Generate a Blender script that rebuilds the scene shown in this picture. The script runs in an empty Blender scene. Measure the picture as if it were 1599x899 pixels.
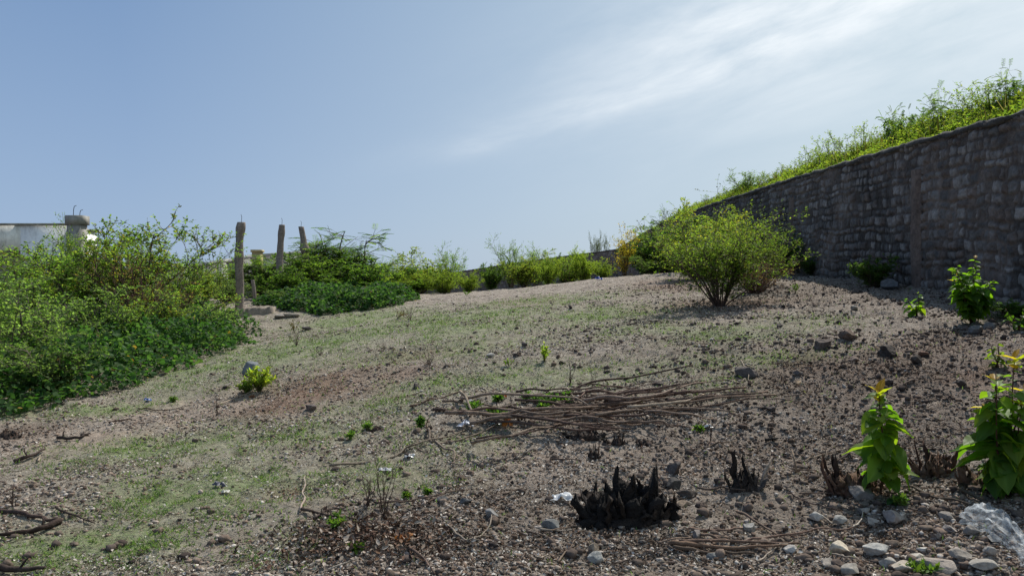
import bpy, math, random
import numpy as np
from mathutils import Vector, Matrix
R = math.radians
rng = np.random.default_rng(7)
random.seed(7)
scene = bpy.context.scene
COL = scene.collection

# ------------------------------------------------------------------ camera
EYE = 1.6
FPX = 1208.0
cam_d = bpy.data.cameras.new('camera'); cam = bpy.data.objects.new('camera', cam_d); COL.objects.link(cam)
cam_d.sensor_width = 36.0; cam_d.lens = 36.0*FPX/1599.0
cam_d.clip_start = 0.05; cam_d.clip_end = 3000
cam.location = (0, 0, EYE); cam.rotation_euler = (R(90), 0, 0)
scene.camera = cam

# ------------------------------------------------------------------ light
SUN_EL, SUN_AZ = 50.0, 28.0            # azimuth measured from +Y towards +X
SUN_STRENGTH = 5.0
SKY_STRENGTH = 0.085
EXPOSURE = 0.18
scene.view_settings.view_transform = 'Standard'
scene.view_settings.look = 'None'
scene.view_settings.gamma = 1.0
scene.view_settings.use_curve_mapping = False
scene.view_settings.exposure = EXPOSURE
sd = bpy.data.lights.new('sun', 'SUN'); so = bpy.data.objects.new('sun', sd); COL.objects.link(so)
sd.energy = SUN_STRENGTH; sd.angle = R(0.55); sd.color = (1.0, 0.95, 0.87)
sdir = Vector((math.sin(R(SUN_AZ))*math.cos(R(SUN_EL)), math.cos(R(SUN_AZ))*math.cos(R(SUN_EL)), math.sin(R(SUN_EL))))
so.rotation_euler = sdir.to_track_quat('Z', 'Y').to_euler()
so.location = (10, 20, 30)

world = bpy.data.worlds.new('World'); scene.world = world; world.use_nodes = True
nt = world.node_tree; nt.nodes.clear()
def N(t, typ, **kw):
    n = t.nodes.new(typ)
    for k, v in kw.items(): setattr(n, k, v)
    return n
def math_(t, op, a, b=None, c=None, clamp=False):
    n = N(t, 'ShaderNodeMath', operation=op); n.use_clamp = clamp
    for i, v in enumerate((a, b, c)):
        if v is None: continue
        if isinstance(v, (int, float)): n.inputs[i].default_value = v
        else: t.links.new(v, n.inputs[i])
    return n.outputs[0]
def mix_(t, f, a, b, blend='MIX'):
    n = N(t, 'ShaderNodeMix', data_type='RGBA', blend_type=blend)
    for i, v in ((0, f), (6, a), (7, b)):
        if isinstance(v, (int, float)): n.inputs[i].default_value = v
        elif isinstance(v, tuple): n.inputs[i].default_value = (*v[:3], 1)
        else: t.links.new(v, n.inputs[i])
    return n.outputs[2]
def ramp_(t, f, stops):
    n = N(t, 'ShaderNodeValToRGB')
    while len(n.color_ramp.elements) < len(stops): n.color_ramp.elements.new(0.5)
    for e, (p, c) in zip(n.color_ramp.elements, stops):
        e.position = p; e.color = (c, c, c, 1) if isinstance(c, (int, float)) else (*c[:3], 1)
    t.links.new(f, n.inputs[0]); return n.outputs[0]
def noise_(t, vec, scale, detail=4, rough=0.55, dist=0.0):
    n = N(t, 'ShaderNodeTexNoise'); n.inputs['Scale'].default_value = scale
    n.inputs['Detail'].default_value = detail; n.inputs['Roughness'].default_value = rough
    n.inputs['Distortion'].default_value = dist
    if vec is not None: t.links.new(vec, n.inputs['Vector'])
    return n.outputs[0]

sky = N(nt, 'ShaderNodeTexSky', sky_type='NISHITA'); sky.sun_disc = False
sky.sun_elevation = R(SUN_EL); sky.sun_rotation = R(SUN_AZ)
sky.altitude = 50; sky.air_density = 1.0; sky.dust_density = 1.6; sky.ozone_density = 1.6
tc = N(nt, 'ShaderNodeTexCoord')
sep = N(nt, 'ShaderNodeSeparateXYZ'); nt.links.new(tc.outputs['Generated'], sep.inputs[0])
X_, Y_, Z_ = sep.outputs
# streaky cirrus running up to the right: coordinates along / across the streak
al = math_(nt, 'ADD', math_(nt, 'MULTIPLY', X_, 0.968), math_(nt, 'MULTIPLY', Z_, 0.25))
ac = math_(nt, 'SUBTRACT', math_(nt, 'MULTIPLY', Z_, 0.968), math_(nt, 'MULTIPLY', X_, 0.25))
cv = N(nt, 'ShaderNodeCombineXYZ')
nt.links.new(math_(nt, 'MULTIPLY', al, 2.2), cv.inputs[0]); nt.links.new(math_(nt, 'MULTIPLY', ac, 8.0), cv.inputs[1])
nt.links.new(math_(nt, 'MULTIPLY', Y_, 1.5), cv.inputs[2])
n1 = noise_(nt, cv.outputs[0], 2.6, 9, 0.58, 0.25)
def blob(cx, cz, rx, rz):            # soft ellipse in direction space, along/across the streak
    a0 = 0.968*cx+0.25*cz; c0 = 0.968*cz-0.25*cx
    da = math_(nt, 'DIVIDE', math_(nt, 'SUBTRACT', al, a0), rx); dc = math_(nt, 'DIVIDE', math_(nt, 'SUBTRACT', ac, c0), rz)
    q = math_(nt, 'ADD', math_(nt, 'MULTIPLY', da, da), math_(nt, 'MULTIPLY', dc, dc))
    return math_(nt, 'POWER', 2.718, math_(nt, 'MULTIPLY', q, -1.0))
b1 = blob(0.36, 0.33, 0.22, 0.05)
b2 = blob(0.14, 0.235, 0.20, 0.020)
b3 = blob(-0.04, 0.18, 0.045, 0.010)
b4 = blob(0.50, 0.36, 0.32, 0.13)
cov = math_(nt, 'ADD', math_(nt, 'ADD', math_(nt, 'MULTIPLY', b1, 0.55), math_(nt, 'MULTIPLY', b2, 0.24)),
            math_(nt, 'ADD', math_(nt, 'MULTIPLY', b3, 0.16), math_(nt, 'MULTIPLY', b4, 0.55)))
cl = math_(nt, 'MULTIPLY', cov, ramp_(nt, n1, [(0.32, 0.18), (0.70, 1.0)]))
cl = math_(nt, 'MULTIPLY', cl, 1.7, clamp=True)
# sky desaturated a little by thin haze, more towards the sun side
hz = math_(nt, 'ADD', math_(nt, 'MULTIPLY', X_, 1.15), 0.5, clamp=True)
vz = math_(nt, 'MULTIPLY', Z_, 2.2, clamp=True)
gl = mix_(nt, vz, (3.7, 5.1, 7.3), (1.5, 2.8, 5.2))
gr = mix_(nt, vz, (5.8, 6.9, 7.7), (5.9, 7.4, 8.2))
gsky = mix_(nt, hz, gl, gr)
skyc = mix_(nt, 0.85, sky.outputs[0], gsky)
skyc = mix_(nt, cl, skyc, (9.5, 10.1, 10.6))
bg = N(nt, 'ShaderNodeBackground'); bg.inputs[1].default_value = SKY_STRENGTH
nt.links.new(skyc, bg.inputs[0])
wo = N(nt, 'ShaderNodeOutputWorld'); nt.links.new(bg.outputs[0], wo.inputs[0])

cy = scene.cycles
cy.max_bounces = 6; cy.diffuse_bounces = 3; cy.glossy_bounces = 2; cy.transmission_bounces = 4; cy.transparent_max_bounces = 8
cy.caustics_reflective = False; cy.caustics_refractive = False
cy.use_denoising = True
cy.use_adaptive_sampling = True; cy.adaptive_threshold = 0.02

# ------------------------------------------------------------------ noise + terrain function
def _h(ix, iy, seed):
    n = (ix.astype(np.int64)*374761393 + iy.astype(np.int64)*668265263 + seed*1442695041) & 0xffffffff
    n = ((n ^ (n >> 13))*1274126177) & 0xffffffff
    n = (n ^ (n >> 16)) & 0xffffffff
    return n/4294967295.0
def vn(x, y, seed=0):
    ix = np.floor(x); iy = np.floor(y); fx = x-ix; fy = y-iy
    fx = fx*fx*fx*(fx*(fx*6-15)+10); fy = fy*fy*fy*(fy*(fy*6-15)+10)
    a = _h(ix, iy, seed); b = _h(ix+1, iy, seed); c = _h(ix, iy+1, seed); d = _h(ix+1, iy+1, seed)
    return (a*(1-fx)+b*fx)*(1-fy)+(c*(1-fx)+d*fx)*fy
def fbm(x, y, seed=0, oct=4, g=0.5):
    s = 0; a = 1; t = 0
    for i in range(oct):
        s = s+a*vn(x*(2**i)+i*17.3, y*(2**i)-i*9.1, seed+i*31); t += a; a *= g
    return s/t
CTRL = np.array([
 (0, 0, 0.0), (0, 4.3, 0.0), (2.6, 5.3, 0.1), (-3, 4.6, -0.12), (-6.4, 9.7, 0.0), (-3, 9, 0.18), (0, 9, 0.5), (3, 9, 0.80), (4.5, 7.5, 0.75),
 (7.1, 10.7, 1.40), (7.3, 14, 1.63), (7.5, 21, 1.95), (7.5, 30, 2.1), (5.4, 11, 1.15), (3.6, 14, 1.28), (5, 25, 2.08), (1, 18, 1.32),
 (0, 28, 1.55), (-2.5, 22, 1.22), (-7, 19.7, 1.08), (-6, 17.2, 0.55), (-12, 20, 0.7), (-20, 22, 0.6), (-10, 12, 0.0), (-8, 28, 1.2),
 (-14, 34, 1.1), (7.5, 38, 2.0), (7.5, 55, 1.7), (-5, 70, 0.6), (-30, 60, 0.4), (20, 60, 2.2), (20, 25, 2.2), (20, 10, 1.8), (0, 42, 1.35),
 (10, 0, 1.2), (-10, 0, -0.5), (0, -12, -0.6), (6.5, 5, 0.95), (-20, 8, -0.5), (30, -10, 1.5), (-30, -10, -1), (-4, 14, 0.62), (-1.5, 13, 0.85)])
def _tps(d2):
    return 0.5*d2*np.log(d2+1e-9)
_P = CTRL[:, :2]; _n = len(_P)
_K = _tps(((_P[:, None]-_P[None])**2).sum(-1))+np.eye(_n)*0.12
_A = np.zeros((_n+3, _n+3)); _A[:_n, :_n] = _K; _A[:_n, _n] = 1; _A[:_n, _n+1:] = _P; _A[_n, :_n] = 1; _A[_n+1:, :_n] = _P.T
_W = np.linalg.solve(_A, np.concatenate([CTRL[:, 2], [0, 0, 0]]))
def Hbase(x, y):
    x = np.asarray(x, float); y = np.asarray(y, float)
    z = _W[_n]+_W[_n+1]*x+_W[_n+2]*y
    for i in range(_n):
        z = z+_W[i]*_tps((x-_P[i, 0])**2+(y-_P[i, 1])**2)
    r = np.hypot(x, y-15); w = np.clip((r-55)/40, 0, 1); w = w*w*(3-2*w)
    return np.clip(z, -3, 4)*(1-w)+0.4*w
def H(x, y):
    x = np.asarray(x, float); y = np.asarray(y, float)
    z = Hbase(x, y)
    r = np.hypot(x, y); near = np.clip(1.6-r/30, 0.25, 1)
    z = z+0.10*(fbm(x*0.45, y*0.45, 3, 3)-0.5)
    z = z+near*(0.075*(fbm(x*2.3, y*2.3, 11, 3)-0.5)+0.040*(fbm(x*7, y*7, 23, 3, 0.6)-0.5)+0.075*np.clip(fbm(x*13, y*13, 29, 3, 0.6)-0.47, 0, 1)*np.clip(0.6+x*0.14, 0.3, 1.5))
    return z
def Hs(x, y): return float(H(np.array([x]), np.array([y]))[0])
_Yr = np.concatenate([np.linspace(2.5, 20, 1400), np.linspace(20.02, 90, 2000)])
def at(px, py, lift=0.0):
    dx = (px-799.5)/FPX; dz = (449.5-py)/FPX
    z = H(dx*_Yr, _Yr)+lift
    hit = np.nonzero(EYE+dz*_Yr < z)[0]
    i = hit[0] if len(hit) else len(_Yr)-1
    Y = _Yr[i]; return Vector((dx*Y, Y, float(z[i])-lift))
def atY(px, Y):
    x = (px-799.5)/FPX*Y; return Vector((x, Y, Hs(x, Y)))
def ztop(py, Y): return EYE+(449.5-py)/FPX*Y

# ------------------------------------------------------------------ mesh + object helpers
def mesh_np(name, V, faces, mat, cols=None, smooth=False):
    """faces: list of int arrays (m,k)"""
    me = bpy.data.meshes.new(name)
    faces = [np.asarray(f, np.int32) for f in faces if len(f)]
    V = np.ascontiguousarray(V, np.float32)
    me.vertices.add(len(V)); me.vertices.foreach_set('co', V.ravel())
    tot = sum(f.size for f in faces); npoly = sum(len(f) for f in faces)
    me.loops.add(tot); me.loops.foreach_set('vertex_index', np.concatenate([f.ravel() for f in faces]))
    me.polygons.add(npoly)
    sizes = np.concatenate([np.full(len(f), f.shape[1], np.int32) for f in faces])
    me.polygons.foreach_set('loop_start', np.concatenate([[0], np.cumsum(sizes)[:-1]]).astype(np.int32))
    me.update(calc_edges=True)
    if smooth: me.polygons.foreach_set('use_smooth', np.ones(npoly, bool))
    if cols is not None:
        at_ = me.attributes.new('Col', 'FLOAT_COLOR', 'POINT')
        c = np.ones((len(V), 4), np.float32); c[:, :cols.shape[1]] = cols
        at_.data.foreach_set('color', c.ravel())
    if mat: me.materials.append(mat)
    me.validate()
    return me
def link(name, me, parent=None, loc=None, rot=None, sc=None):
    o = bpy.data.objects.new(name, me); COL.objects.link(o)
    if parent: o.parent = parent
    if loc is not None: o.location = loc
    if rot is not None: o.rotation_euler = rot
    if sc is not None: o.scale = (sc,)*3 if isinstance(sc, (int, float)) else sc
    return o
def tag(o, label, cat=None, group=None, kind=None):
    if label: o['label'] = label
    if cat: o['category'] = cat
    if group: o['group'] = group
    if kind: o['kind'] = kind
    return o
class Geo:
    def __init__(s): s.V = []; s.F = {}; s.C = []; s.n = 0
    def add(s, V, F, col=None):
        V = np.asarray(V, float)
        for f in F:
            f = np.asarray(f, np.int64)
            if len(f): s.F.setdefault(f.shape[1], []).append(f+s.n)
        s.V.append(V); s.n += len(V)
        if col is None: col = (0.5, 0.5, 0.5)
        col = np.asarray(col, float)
        s.C.append(np.broadcast_to(col, (len(V), 3)) if col.ndim == 1 else col)
    def tube(s, pts, rad, sides=5, col=None, cap=True):
        pts = np.asarray(pts, float); n = len(pts); rad = np.broadcast_to(rad, (n,))
        T = np.gradient(pts, axis=0); T /= np.linalg.norm(T, axis=1)[:, None]+1e-9
        up = np.array([0, 0, 1.0]) if abs(T[0, 2]) < 0.9 else np.array([1.0, 0, 0])
        A = np.cross(T, up); A /= np.linalg.norm(A, axis=1)[:, None]+1e-9; B = np.cross(T, A)
        th = np.linspace(0, 2*np.pi, sides, endpoint=False)
        V = pts[:, None]+rad[:, None, None]*(np.cos(th)[None, :, None]*A[:, None]+np.sin(th)[None, :, None]*B[:, None])
        V = V.reshape(-1, 3)
        i = np.arange(n-1)[:, None]*sides; j = np.arange(sides)[None]; j2 = (j+1) % sides
        F = np.stack([i+j, i+j2, i+sides+j2, i+sides+j], -1).reshape(-1, 4)
        fs = [F]
        if cap:
            fs.append(np.arange(sides)[None, ::-1]); fs.append((n-1)*sides+np.arange(sides)[None])
        s.add(V, fs, col)
    def box(s, lo, hi, col=None):
        x0, y0, z0 = lo; x1, y1, z1 = hi
        V = [(x0, y0, z0), (x1, y0, z0), (x1, y1, z0), (x0, y1, z0), (x0, y0, z1), (x1, y0, z1), (x1, y1, z1), (x0, y1, z1)]
        s.add(V, [[(0, 3, 2, 1), (4, 5, 6, 7), (0, 1, 5, 4), (1, 2, 6, 5), (2, 3, 7, 6), (3, 0, 4, 7)]], col)
    def mesh(s, name, mat, smooth=False):
        V = np.concatenate(s.V); C = np.concatenate(s.C)
        return mesh_np(name, V, [np.concatenate(f) for f in s.F.values()], mat, C, smooth)
def unit(v): return v/(np.linalg.norm(v, axis=-1, keepdims=True)+1e-9)
def leaves(g, P, D, Nn, L, W, C, fold=0.25, rich=False):
    """P base points, D axis directions, Nn approximate normals, all (n,3); L, W (n,)"""
    P = np.asarray(P); n = len(P)
    if n == 0: return
    D = unit(np.asarray(D)); S = unit(np.cross(D, Nn)); U = np.cross(S, D)
    L = np.broadcast_to(L, (n,))[:, None]; W = np.broadcast_to(W, (n,))[:, None]
    C = np.broadcast_to(C, (n, 3))
    i = np.arange(n)[:, None]
    if rich:
        pts = [P, P+D*L*.28+S*W*.42+U*W*.08, P+D*L*.30-U*W*fold*.5, P+D*L*.28-S*W*.42+U*W*.08,
               P+D*L*.62+S*W*.40-U*L*.03, P+D*L*.64-U*(W*fold*.5+L*.06), P+D*L*.62-S*W*.40-U*L*.03, P+D*L-U*L*.16]
        V = np.stack(pts, 1).reshape(-1, 3); b = i*8
        T = np.concatenate([b+np.array([[0, 1, 2]]), b+np.array([[0, 2, 3]]), b+np.array([[4, 7, 5]]), b+np.array([[5, 7, 6]])])
        Q = np.concatenate([b+np.array([[1, 4, 5, 2]]), b+np.array([[2, 5, 6, 3]])])
        g.add(V, [T, Q], np.repeat(C, 8, 0))
    else:
        V = np.stack([P, P+D*L*.5+S*W*.5+U*W*fold, P+D*L-U*L*.08, P+D*L*.5-S*W*.5+U*W*fold], 1).reshape(-1, 3)
        b = i*4
        g.add(V, [np.concatenate([b+np.array([[0, 1, 2]]), b+np.array([[0, 2, 3]])])], np.repeat(C, 4, 0))
def lerp(a, b, t):
    a = np.asarray(a, float); b = np.asarray(b, float); t = np.asarray(t)[..., None]; return a*(1-t)+b*t
def pick(cols, n, r=rng):
    cols = np.asarray(cols, float); i = r.integers(0, len(cols), n); j = r.integers(0, len(cols), n)
    return lerp(cols[i], cols[j], r.random(n)*0.6)*(0.75+0.5*r.random(n))[:, None]

# ------------------------------------------------------------------ materials
def mat_new(name):
    m = bpy.data.materials.new(name); m.use_nodes = True; t = m.node_tree; t.nodes.clear()
    out = N(t, 'ShaderNodeOutputMaterial'); return m, t, out
def pbsdf(t, col, rough=0.8, spec=0.3, bump=None, bstr=0.3, bdist=0.02):
    p = N(t, 'ShaderNodeBsdfPrincipled')
    if isinstance(col, tuple): p.inputs['Base Color'].default_value = (*col, 1)
    else: t.links.new(col, p.inputs['Base Color'])
    if isinstance(rough, (int, float)): p.inputs['Roughness'].default_value = rough
    else: t.links.new(rough, p.inputs['Roughness'])
    p.inputs['Specular IOR Level'].default_value = spec
    if bump is not None:
        b = N(t, 'ShaderNodeBump'); b.inputs['Strength'].default_value = bstr; b.inputs['Distance'].default_value = bdist
        t.links.new(bump, b.inputs['Height']); t.links.new(b.outputs[0], p.inputs['Normal'])
    return p
def vcol(t): 
    a = N(t, 'ShaderNodeAttribute'); a.attribute_name = 'Col'; return a
def objco(t): return N(t, 'ShaderNodeTexCoord').outputs['Object']
def posco(t): return N(t, 'ShaderNodeNewGeometry').outputs['Position']
def leaf_mat(name, trans=0.58, tint=(2.45, 2.55, 1.05), rough=0.6, spec=0.15, var=0.3):
    m, t, out = mat_new(name)
    c = vcol(t).outputs[0]
    oi = N(t, 'ShaderNodeObjectInfo')
    f = math_(t, 'ADD', math_(t, 'MULTIPLY', oi.outputs['Random'], var), 1-var/2)
    c2 = mix_(t, 1.0, c, (1, 1, 1), 'MULTIPLY')
    vm = N(t, 'ShaderNodeVectorMath', operation='SCALE'); t.links.new(c2, vm.inputs[0]); t.links.new(f, vm.inputs['Scale'])
    p = pbsdf(t, vm.outputs[0], rough, spec)
    vt = N(t, 'ShaderNodeVectorMath', operation='MULTIPLY'); t.links.new(vm.outputs[0], vt.inputs[0]); vt.inputs[1].default_value = tint
    tr = N(t, 'ShaderNodeBsdfTranslucent'); t.links.new(vt.outputs[0], tr.inputs[0])
    mx = N(t, 'ShaderNodeMixShader'); mx.inputs[0].default_value = trans
    t.links.new(p.outputs[0], mx.inputs[1]); t.links.new(tr.outputs[0], mx.inputs[2]); t.links.new(mx.outputs[0], out.inputs[0])
    return m
def attr_mat(name, rough=0.9, spec=0.2, scale=40, amt=0.5, bstr=0.5, bdist=0.01, co='obj'):
    m, t, out = mat_new(name)
    c = vcol(t).outputs[0]
    v = objco(t) if co == 'obj' else posco(t)
    n = noise_(t, v, scale, 5, 0.6); n2 = noise_(t, v, scale*0.22, 3)
    k = ramp_(t, n, [(0.25, 1-amt), (0.75, 1+amt*0.6)])
    k2 = ramp_(t, n2, [(0.3, 0.8), (0.7, 1.15)])
    c = mix_(t, 1.0, c, k, 'MULTIPLY'); c = mix_(t, 1.0, c, k2, 'MULTIPLY')
    p = pbsdf(t, c, rough, spec, n, bstr, bdist); t.links.new(p.outputs[0], out.inputs[0]); return m
def simple_mat(name, c1, c2, scale=20, rough=0.85, spec=0.25, bstr=0.4, bdist=0.01, stretch=None):
    m, t, out = mat_new(name); v = objco(t)
    if stretch:
        mp = N(t, 'ShaderNodeMapping'); mp.inputs['Scale'].default_value = stretch; t.links.new(v, mp.inputs[0]); v = mp.outputs[0]
    n = noise_(t, v, scale, 6, 0.62); k = ramp_(t, n, [(0.3, 0.0), (0.7, 1.0)])
    c = mix_(t, k, c1, c2); p = pbsdf(t, c, rough, spec, n, bstr, bdist); t.links.new(p.outputs[0], out.inputs[0]); return m
M_leaf = leaf_mat('leaf')
M_leaf_dark = leaf_mat('leaf_dark', trans=0.45, tint=(2.0, 2.3, 0.9), spec=0.1, rough=0.65)
M_leaf_low = leaf_mat('leaf_low', trans=0.4, tint=(1.7, 1.8, 0.8), rough=0.6)
M_leaf_big = leaf_mat('leaf_big', trans=0.6, tint=(2.3, 2.3, 0.45), rough=0.5, spec=0.25, var=0.1)
M_twig = attr_mat('twig_bark', 0.9, 0.15, 60, 0.4)
M_bark = attr_mat('weathered_wood', 0.9, 0.15, 25, 0.5, 0.8, 0.02)
M_rock = attr_mat('rock', 0.92, 0.2, 30, 0.35, 0.8, 0.015)
M_litter = attr_mat('litter', 1.0, 0.03, 60, 0.25, co='pos')
M_blade = leaf_mat('grass_blade', trans=0.35, tint=(1.5, 1.7, 0.9))
M_stone = attr_mat('stone_masonry', 0.92, 0.2, 16, 0.45, 0.9, 0.02, co='pos')

# ------------------------------------------------------------------ ground masks (patches of growth and litter on the land)
def patches(lst):
    out = []
    for px, py, rx, ry, s in lst:
        c = at(px, py); a = at(px, py-ry); b = at(px, py+ry)
        out.append((c.x, c.y, max(0.15, rx*c.y/FPX), max(0.15, min(abs(a.y-b.y)/2, 5)), s))
    return out
def pmask(x, y, ps, seed, edge=0.8):
    m = np.zeros_like(x)
    for cx, cy_, rx, ry, s in ps:
        d = ((x-cx)/rx)**2+((y-cy_)/ry)**2
        m = np.maximum(m, s*np.exp(-d*0.9))
    n = fbm(x*1.6, y*1.6, seed, 4, 0.6)
    return np.clip(m*(0.4+1.3*n)+edge*(n-0.55)*m, 0, 1)
GREEN = patches([(120, 850, 200, 45, .8), (330, 760, 170, 50, .8), (250, 700, 140, 25, .85), (470, 680, 150, 26, .6), (560, 750, 130, 30, .75), (420, 850, 90, 35, .5),
  (330, 580, 110, 22, .9), (470, 540, 150, 20, .85), (700, 500, 200, 18, .85), (900, 492, 110, 12, 1.0), (1150, 520, 110, 14, .8), (1000, 510, 90, 12, .6), (560, 500, 110, 12, .8),
  (760, 590, 160, 22, .7), (900, 585, 140, 20, .7), (1050, 570, 90, 15, .6), (600, 630, 90, 20, .55), (700, 690, 100, 20, .55), (130, 640, 120, 10, .9), (1260, 500, 60, 12, .6),
  (1190, 560, 120, 16, .55), (720, 545, 150, 16, .7), (840, 470, 120, 8, .7), (1100, 600, 80, 18, .5)])
RED = patches([(520, 600, 120, 28, 1.), (430, 635, 90, 15, .8), (1120, 480, 90, 10, .9), (1050, 445, 60, 10, .8), (1500, 600, 160, 50, .65), (1350, 560, 180, 30, .6), (450, 768, 30, 10, .8), (640, 560, 90, 12, .5), (820, 470, 60, 8, .4)])
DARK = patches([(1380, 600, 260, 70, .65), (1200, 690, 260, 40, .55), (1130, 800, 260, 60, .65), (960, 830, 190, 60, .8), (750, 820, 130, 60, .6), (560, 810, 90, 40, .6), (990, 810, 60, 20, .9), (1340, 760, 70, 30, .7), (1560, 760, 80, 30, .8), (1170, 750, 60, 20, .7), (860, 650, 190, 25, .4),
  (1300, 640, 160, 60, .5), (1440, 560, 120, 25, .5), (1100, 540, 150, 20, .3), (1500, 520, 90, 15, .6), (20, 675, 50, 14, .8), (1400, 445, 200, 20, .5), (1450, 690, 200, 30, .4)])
PALE = patches([(120, 680, 150, 25, .9), (250, 640, 110, 15, .8), (1400, 880, 200, 40, .8), (850, 720, 120, 25, .5), (1100, 720, 120, 30, .5), (330, 640, 60, 12, .7)])

# ------------------------------------------------------------------ ground sheet
def build_ground():
    a1 = np.concatenate([np.linspace(-180, -46, 50, endpoint=False), np.linspace(-46, 46, 760, endpoint=False), np.linspace(46, 180, 50, endpoint=False)])
    r = np.concatenate([[0.6, 1.2, 1.8, 2.4], np.geomspace(2.8, 36, 880), np.geomspace(37, 900, 60)])
    A, Rr = np.meshgrid(np.radians(a1), r)
    x = Rr*np.sin(A); y = Rr*np.cos(A)
    z = H(x, y)
    nr, na = x.shape
    V = np.stack([x, y, z], -1).reshape(-1, 3)
    V = np.vstack([V, [[0, 0, Hs(0, 0)]]])
    i = np.arange(nr-1)[:, None]*na; j = np.arange(na)[None]; j2 = (j+1) % na
    F = np.stack([i+j, i+na+j, i+na+j2, i+j2], -1).reshape(-1, 4)
    T = np.stack([np.full(na, nr*na), np.arange(na), (np.arange(na)+1) % na], -1)
    xs, ys = V[:, 0], V[:, 1]
    C = np.stack([pmask(xs, ys, GREEN, 51), pmask(xs, ys, RED, 61), pmask(xs, ys, DARK, 71), pmask(xs, ys, PALE, 81)], -1)
    m, t, out = mat_new('soil')
    v = posco(t)
    a = vcol(t); s = N(t, 'ShaderNodeSeparateColor'); t.links.new(a.outputs[0], s.inputs[0])
    g, rd, dk = s.outputs[0], s.outputs[1], s.outputs[2]; pl = a.outputs['Alpha']
    nf = noise_(t, v, 34, 6, 0.7); nm = noise_(t, v, 7, 5, 0.65); nl = noise_(t, v, 1.3, 4, 0.6); nff = noise_(t, v, 110, 3, 0.7)
    vo = N(t, 'ShaderNodeTexVoronoi'); vo.inputs['Scale'].default_value = 26; t.links.new(v, vo.inputs['Vector'])
    base = mix_(t, ramp_(t, nm, [(0.35, 0), (0.68, 1)]), (0.17, 0.135, 0.108), (0.41, 0.36, 0.305))
    base = mix_(t, ramp_(t, nl, [(0.35, 0), (0.7, 0.6)]), base, (0.24, 0.20, 0.17))
    base = mix_(t, math_(t, 'MULTIPLY', rd, 0.85), base, mix_(t, nm, (0.15, 0.085, 0.06), (0.24, 0.16, 0.12)))
    base = mix_(t, math_(t, 'MULTIPLY', pl, 0.8), base, mix_(t, nm, (0.30, 0.22, 0.17), (0.40, 0.31, 0.25)))
    gm = math_(t, 'MULTIPLY', g, ramp_(t, nf, [(0.30, 0.3), (0.55, 1.0)]))
    base = mix_(t, math_(t, 'MULTIPLY', gm, 0.9), base, mix_(t, nm, (0.115, 0.155, 0.06), (0.215, 0.27, 0.115)))
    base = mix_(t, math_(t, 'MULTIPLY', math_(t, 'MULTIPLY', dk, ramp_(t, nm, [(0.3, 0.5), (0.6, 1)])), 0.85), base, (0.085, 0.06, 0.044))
    # pale chips, dark crumbs
    base = mix_(t, ramp_(t, nff, [(0.58, 0), (0.68, 0.55)]), base, (0.42, 0.38, 0.33))
    base = mix_(t, ramp_(t, nf, [(0.28, 0.75), (0.40, 0)]), base, (0.07, 0.05, 0.04))
    hgt = math_(t, 'ADD', math_(t, 'MULTIPLY', nf, 1.0), math_(t, 'ADD', math_(t, 'MULTIPLY', nff, 0.4), math_(t, 'MULTIPLY', nm, 1.4)))
    p = pbsdf(t, base, 0.95, 0.12, hgt, 0.9, 0.035); t.links.new(p.outputs[0], out.inputs[0])
    me = mesh_np('ground', V, [F, T], m, C, True)
    o = link('ground', me); tag(o, 'stony dry sloping ground with thin grass and leaf litter', None, None, 'structure')
build_ground()

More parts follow.
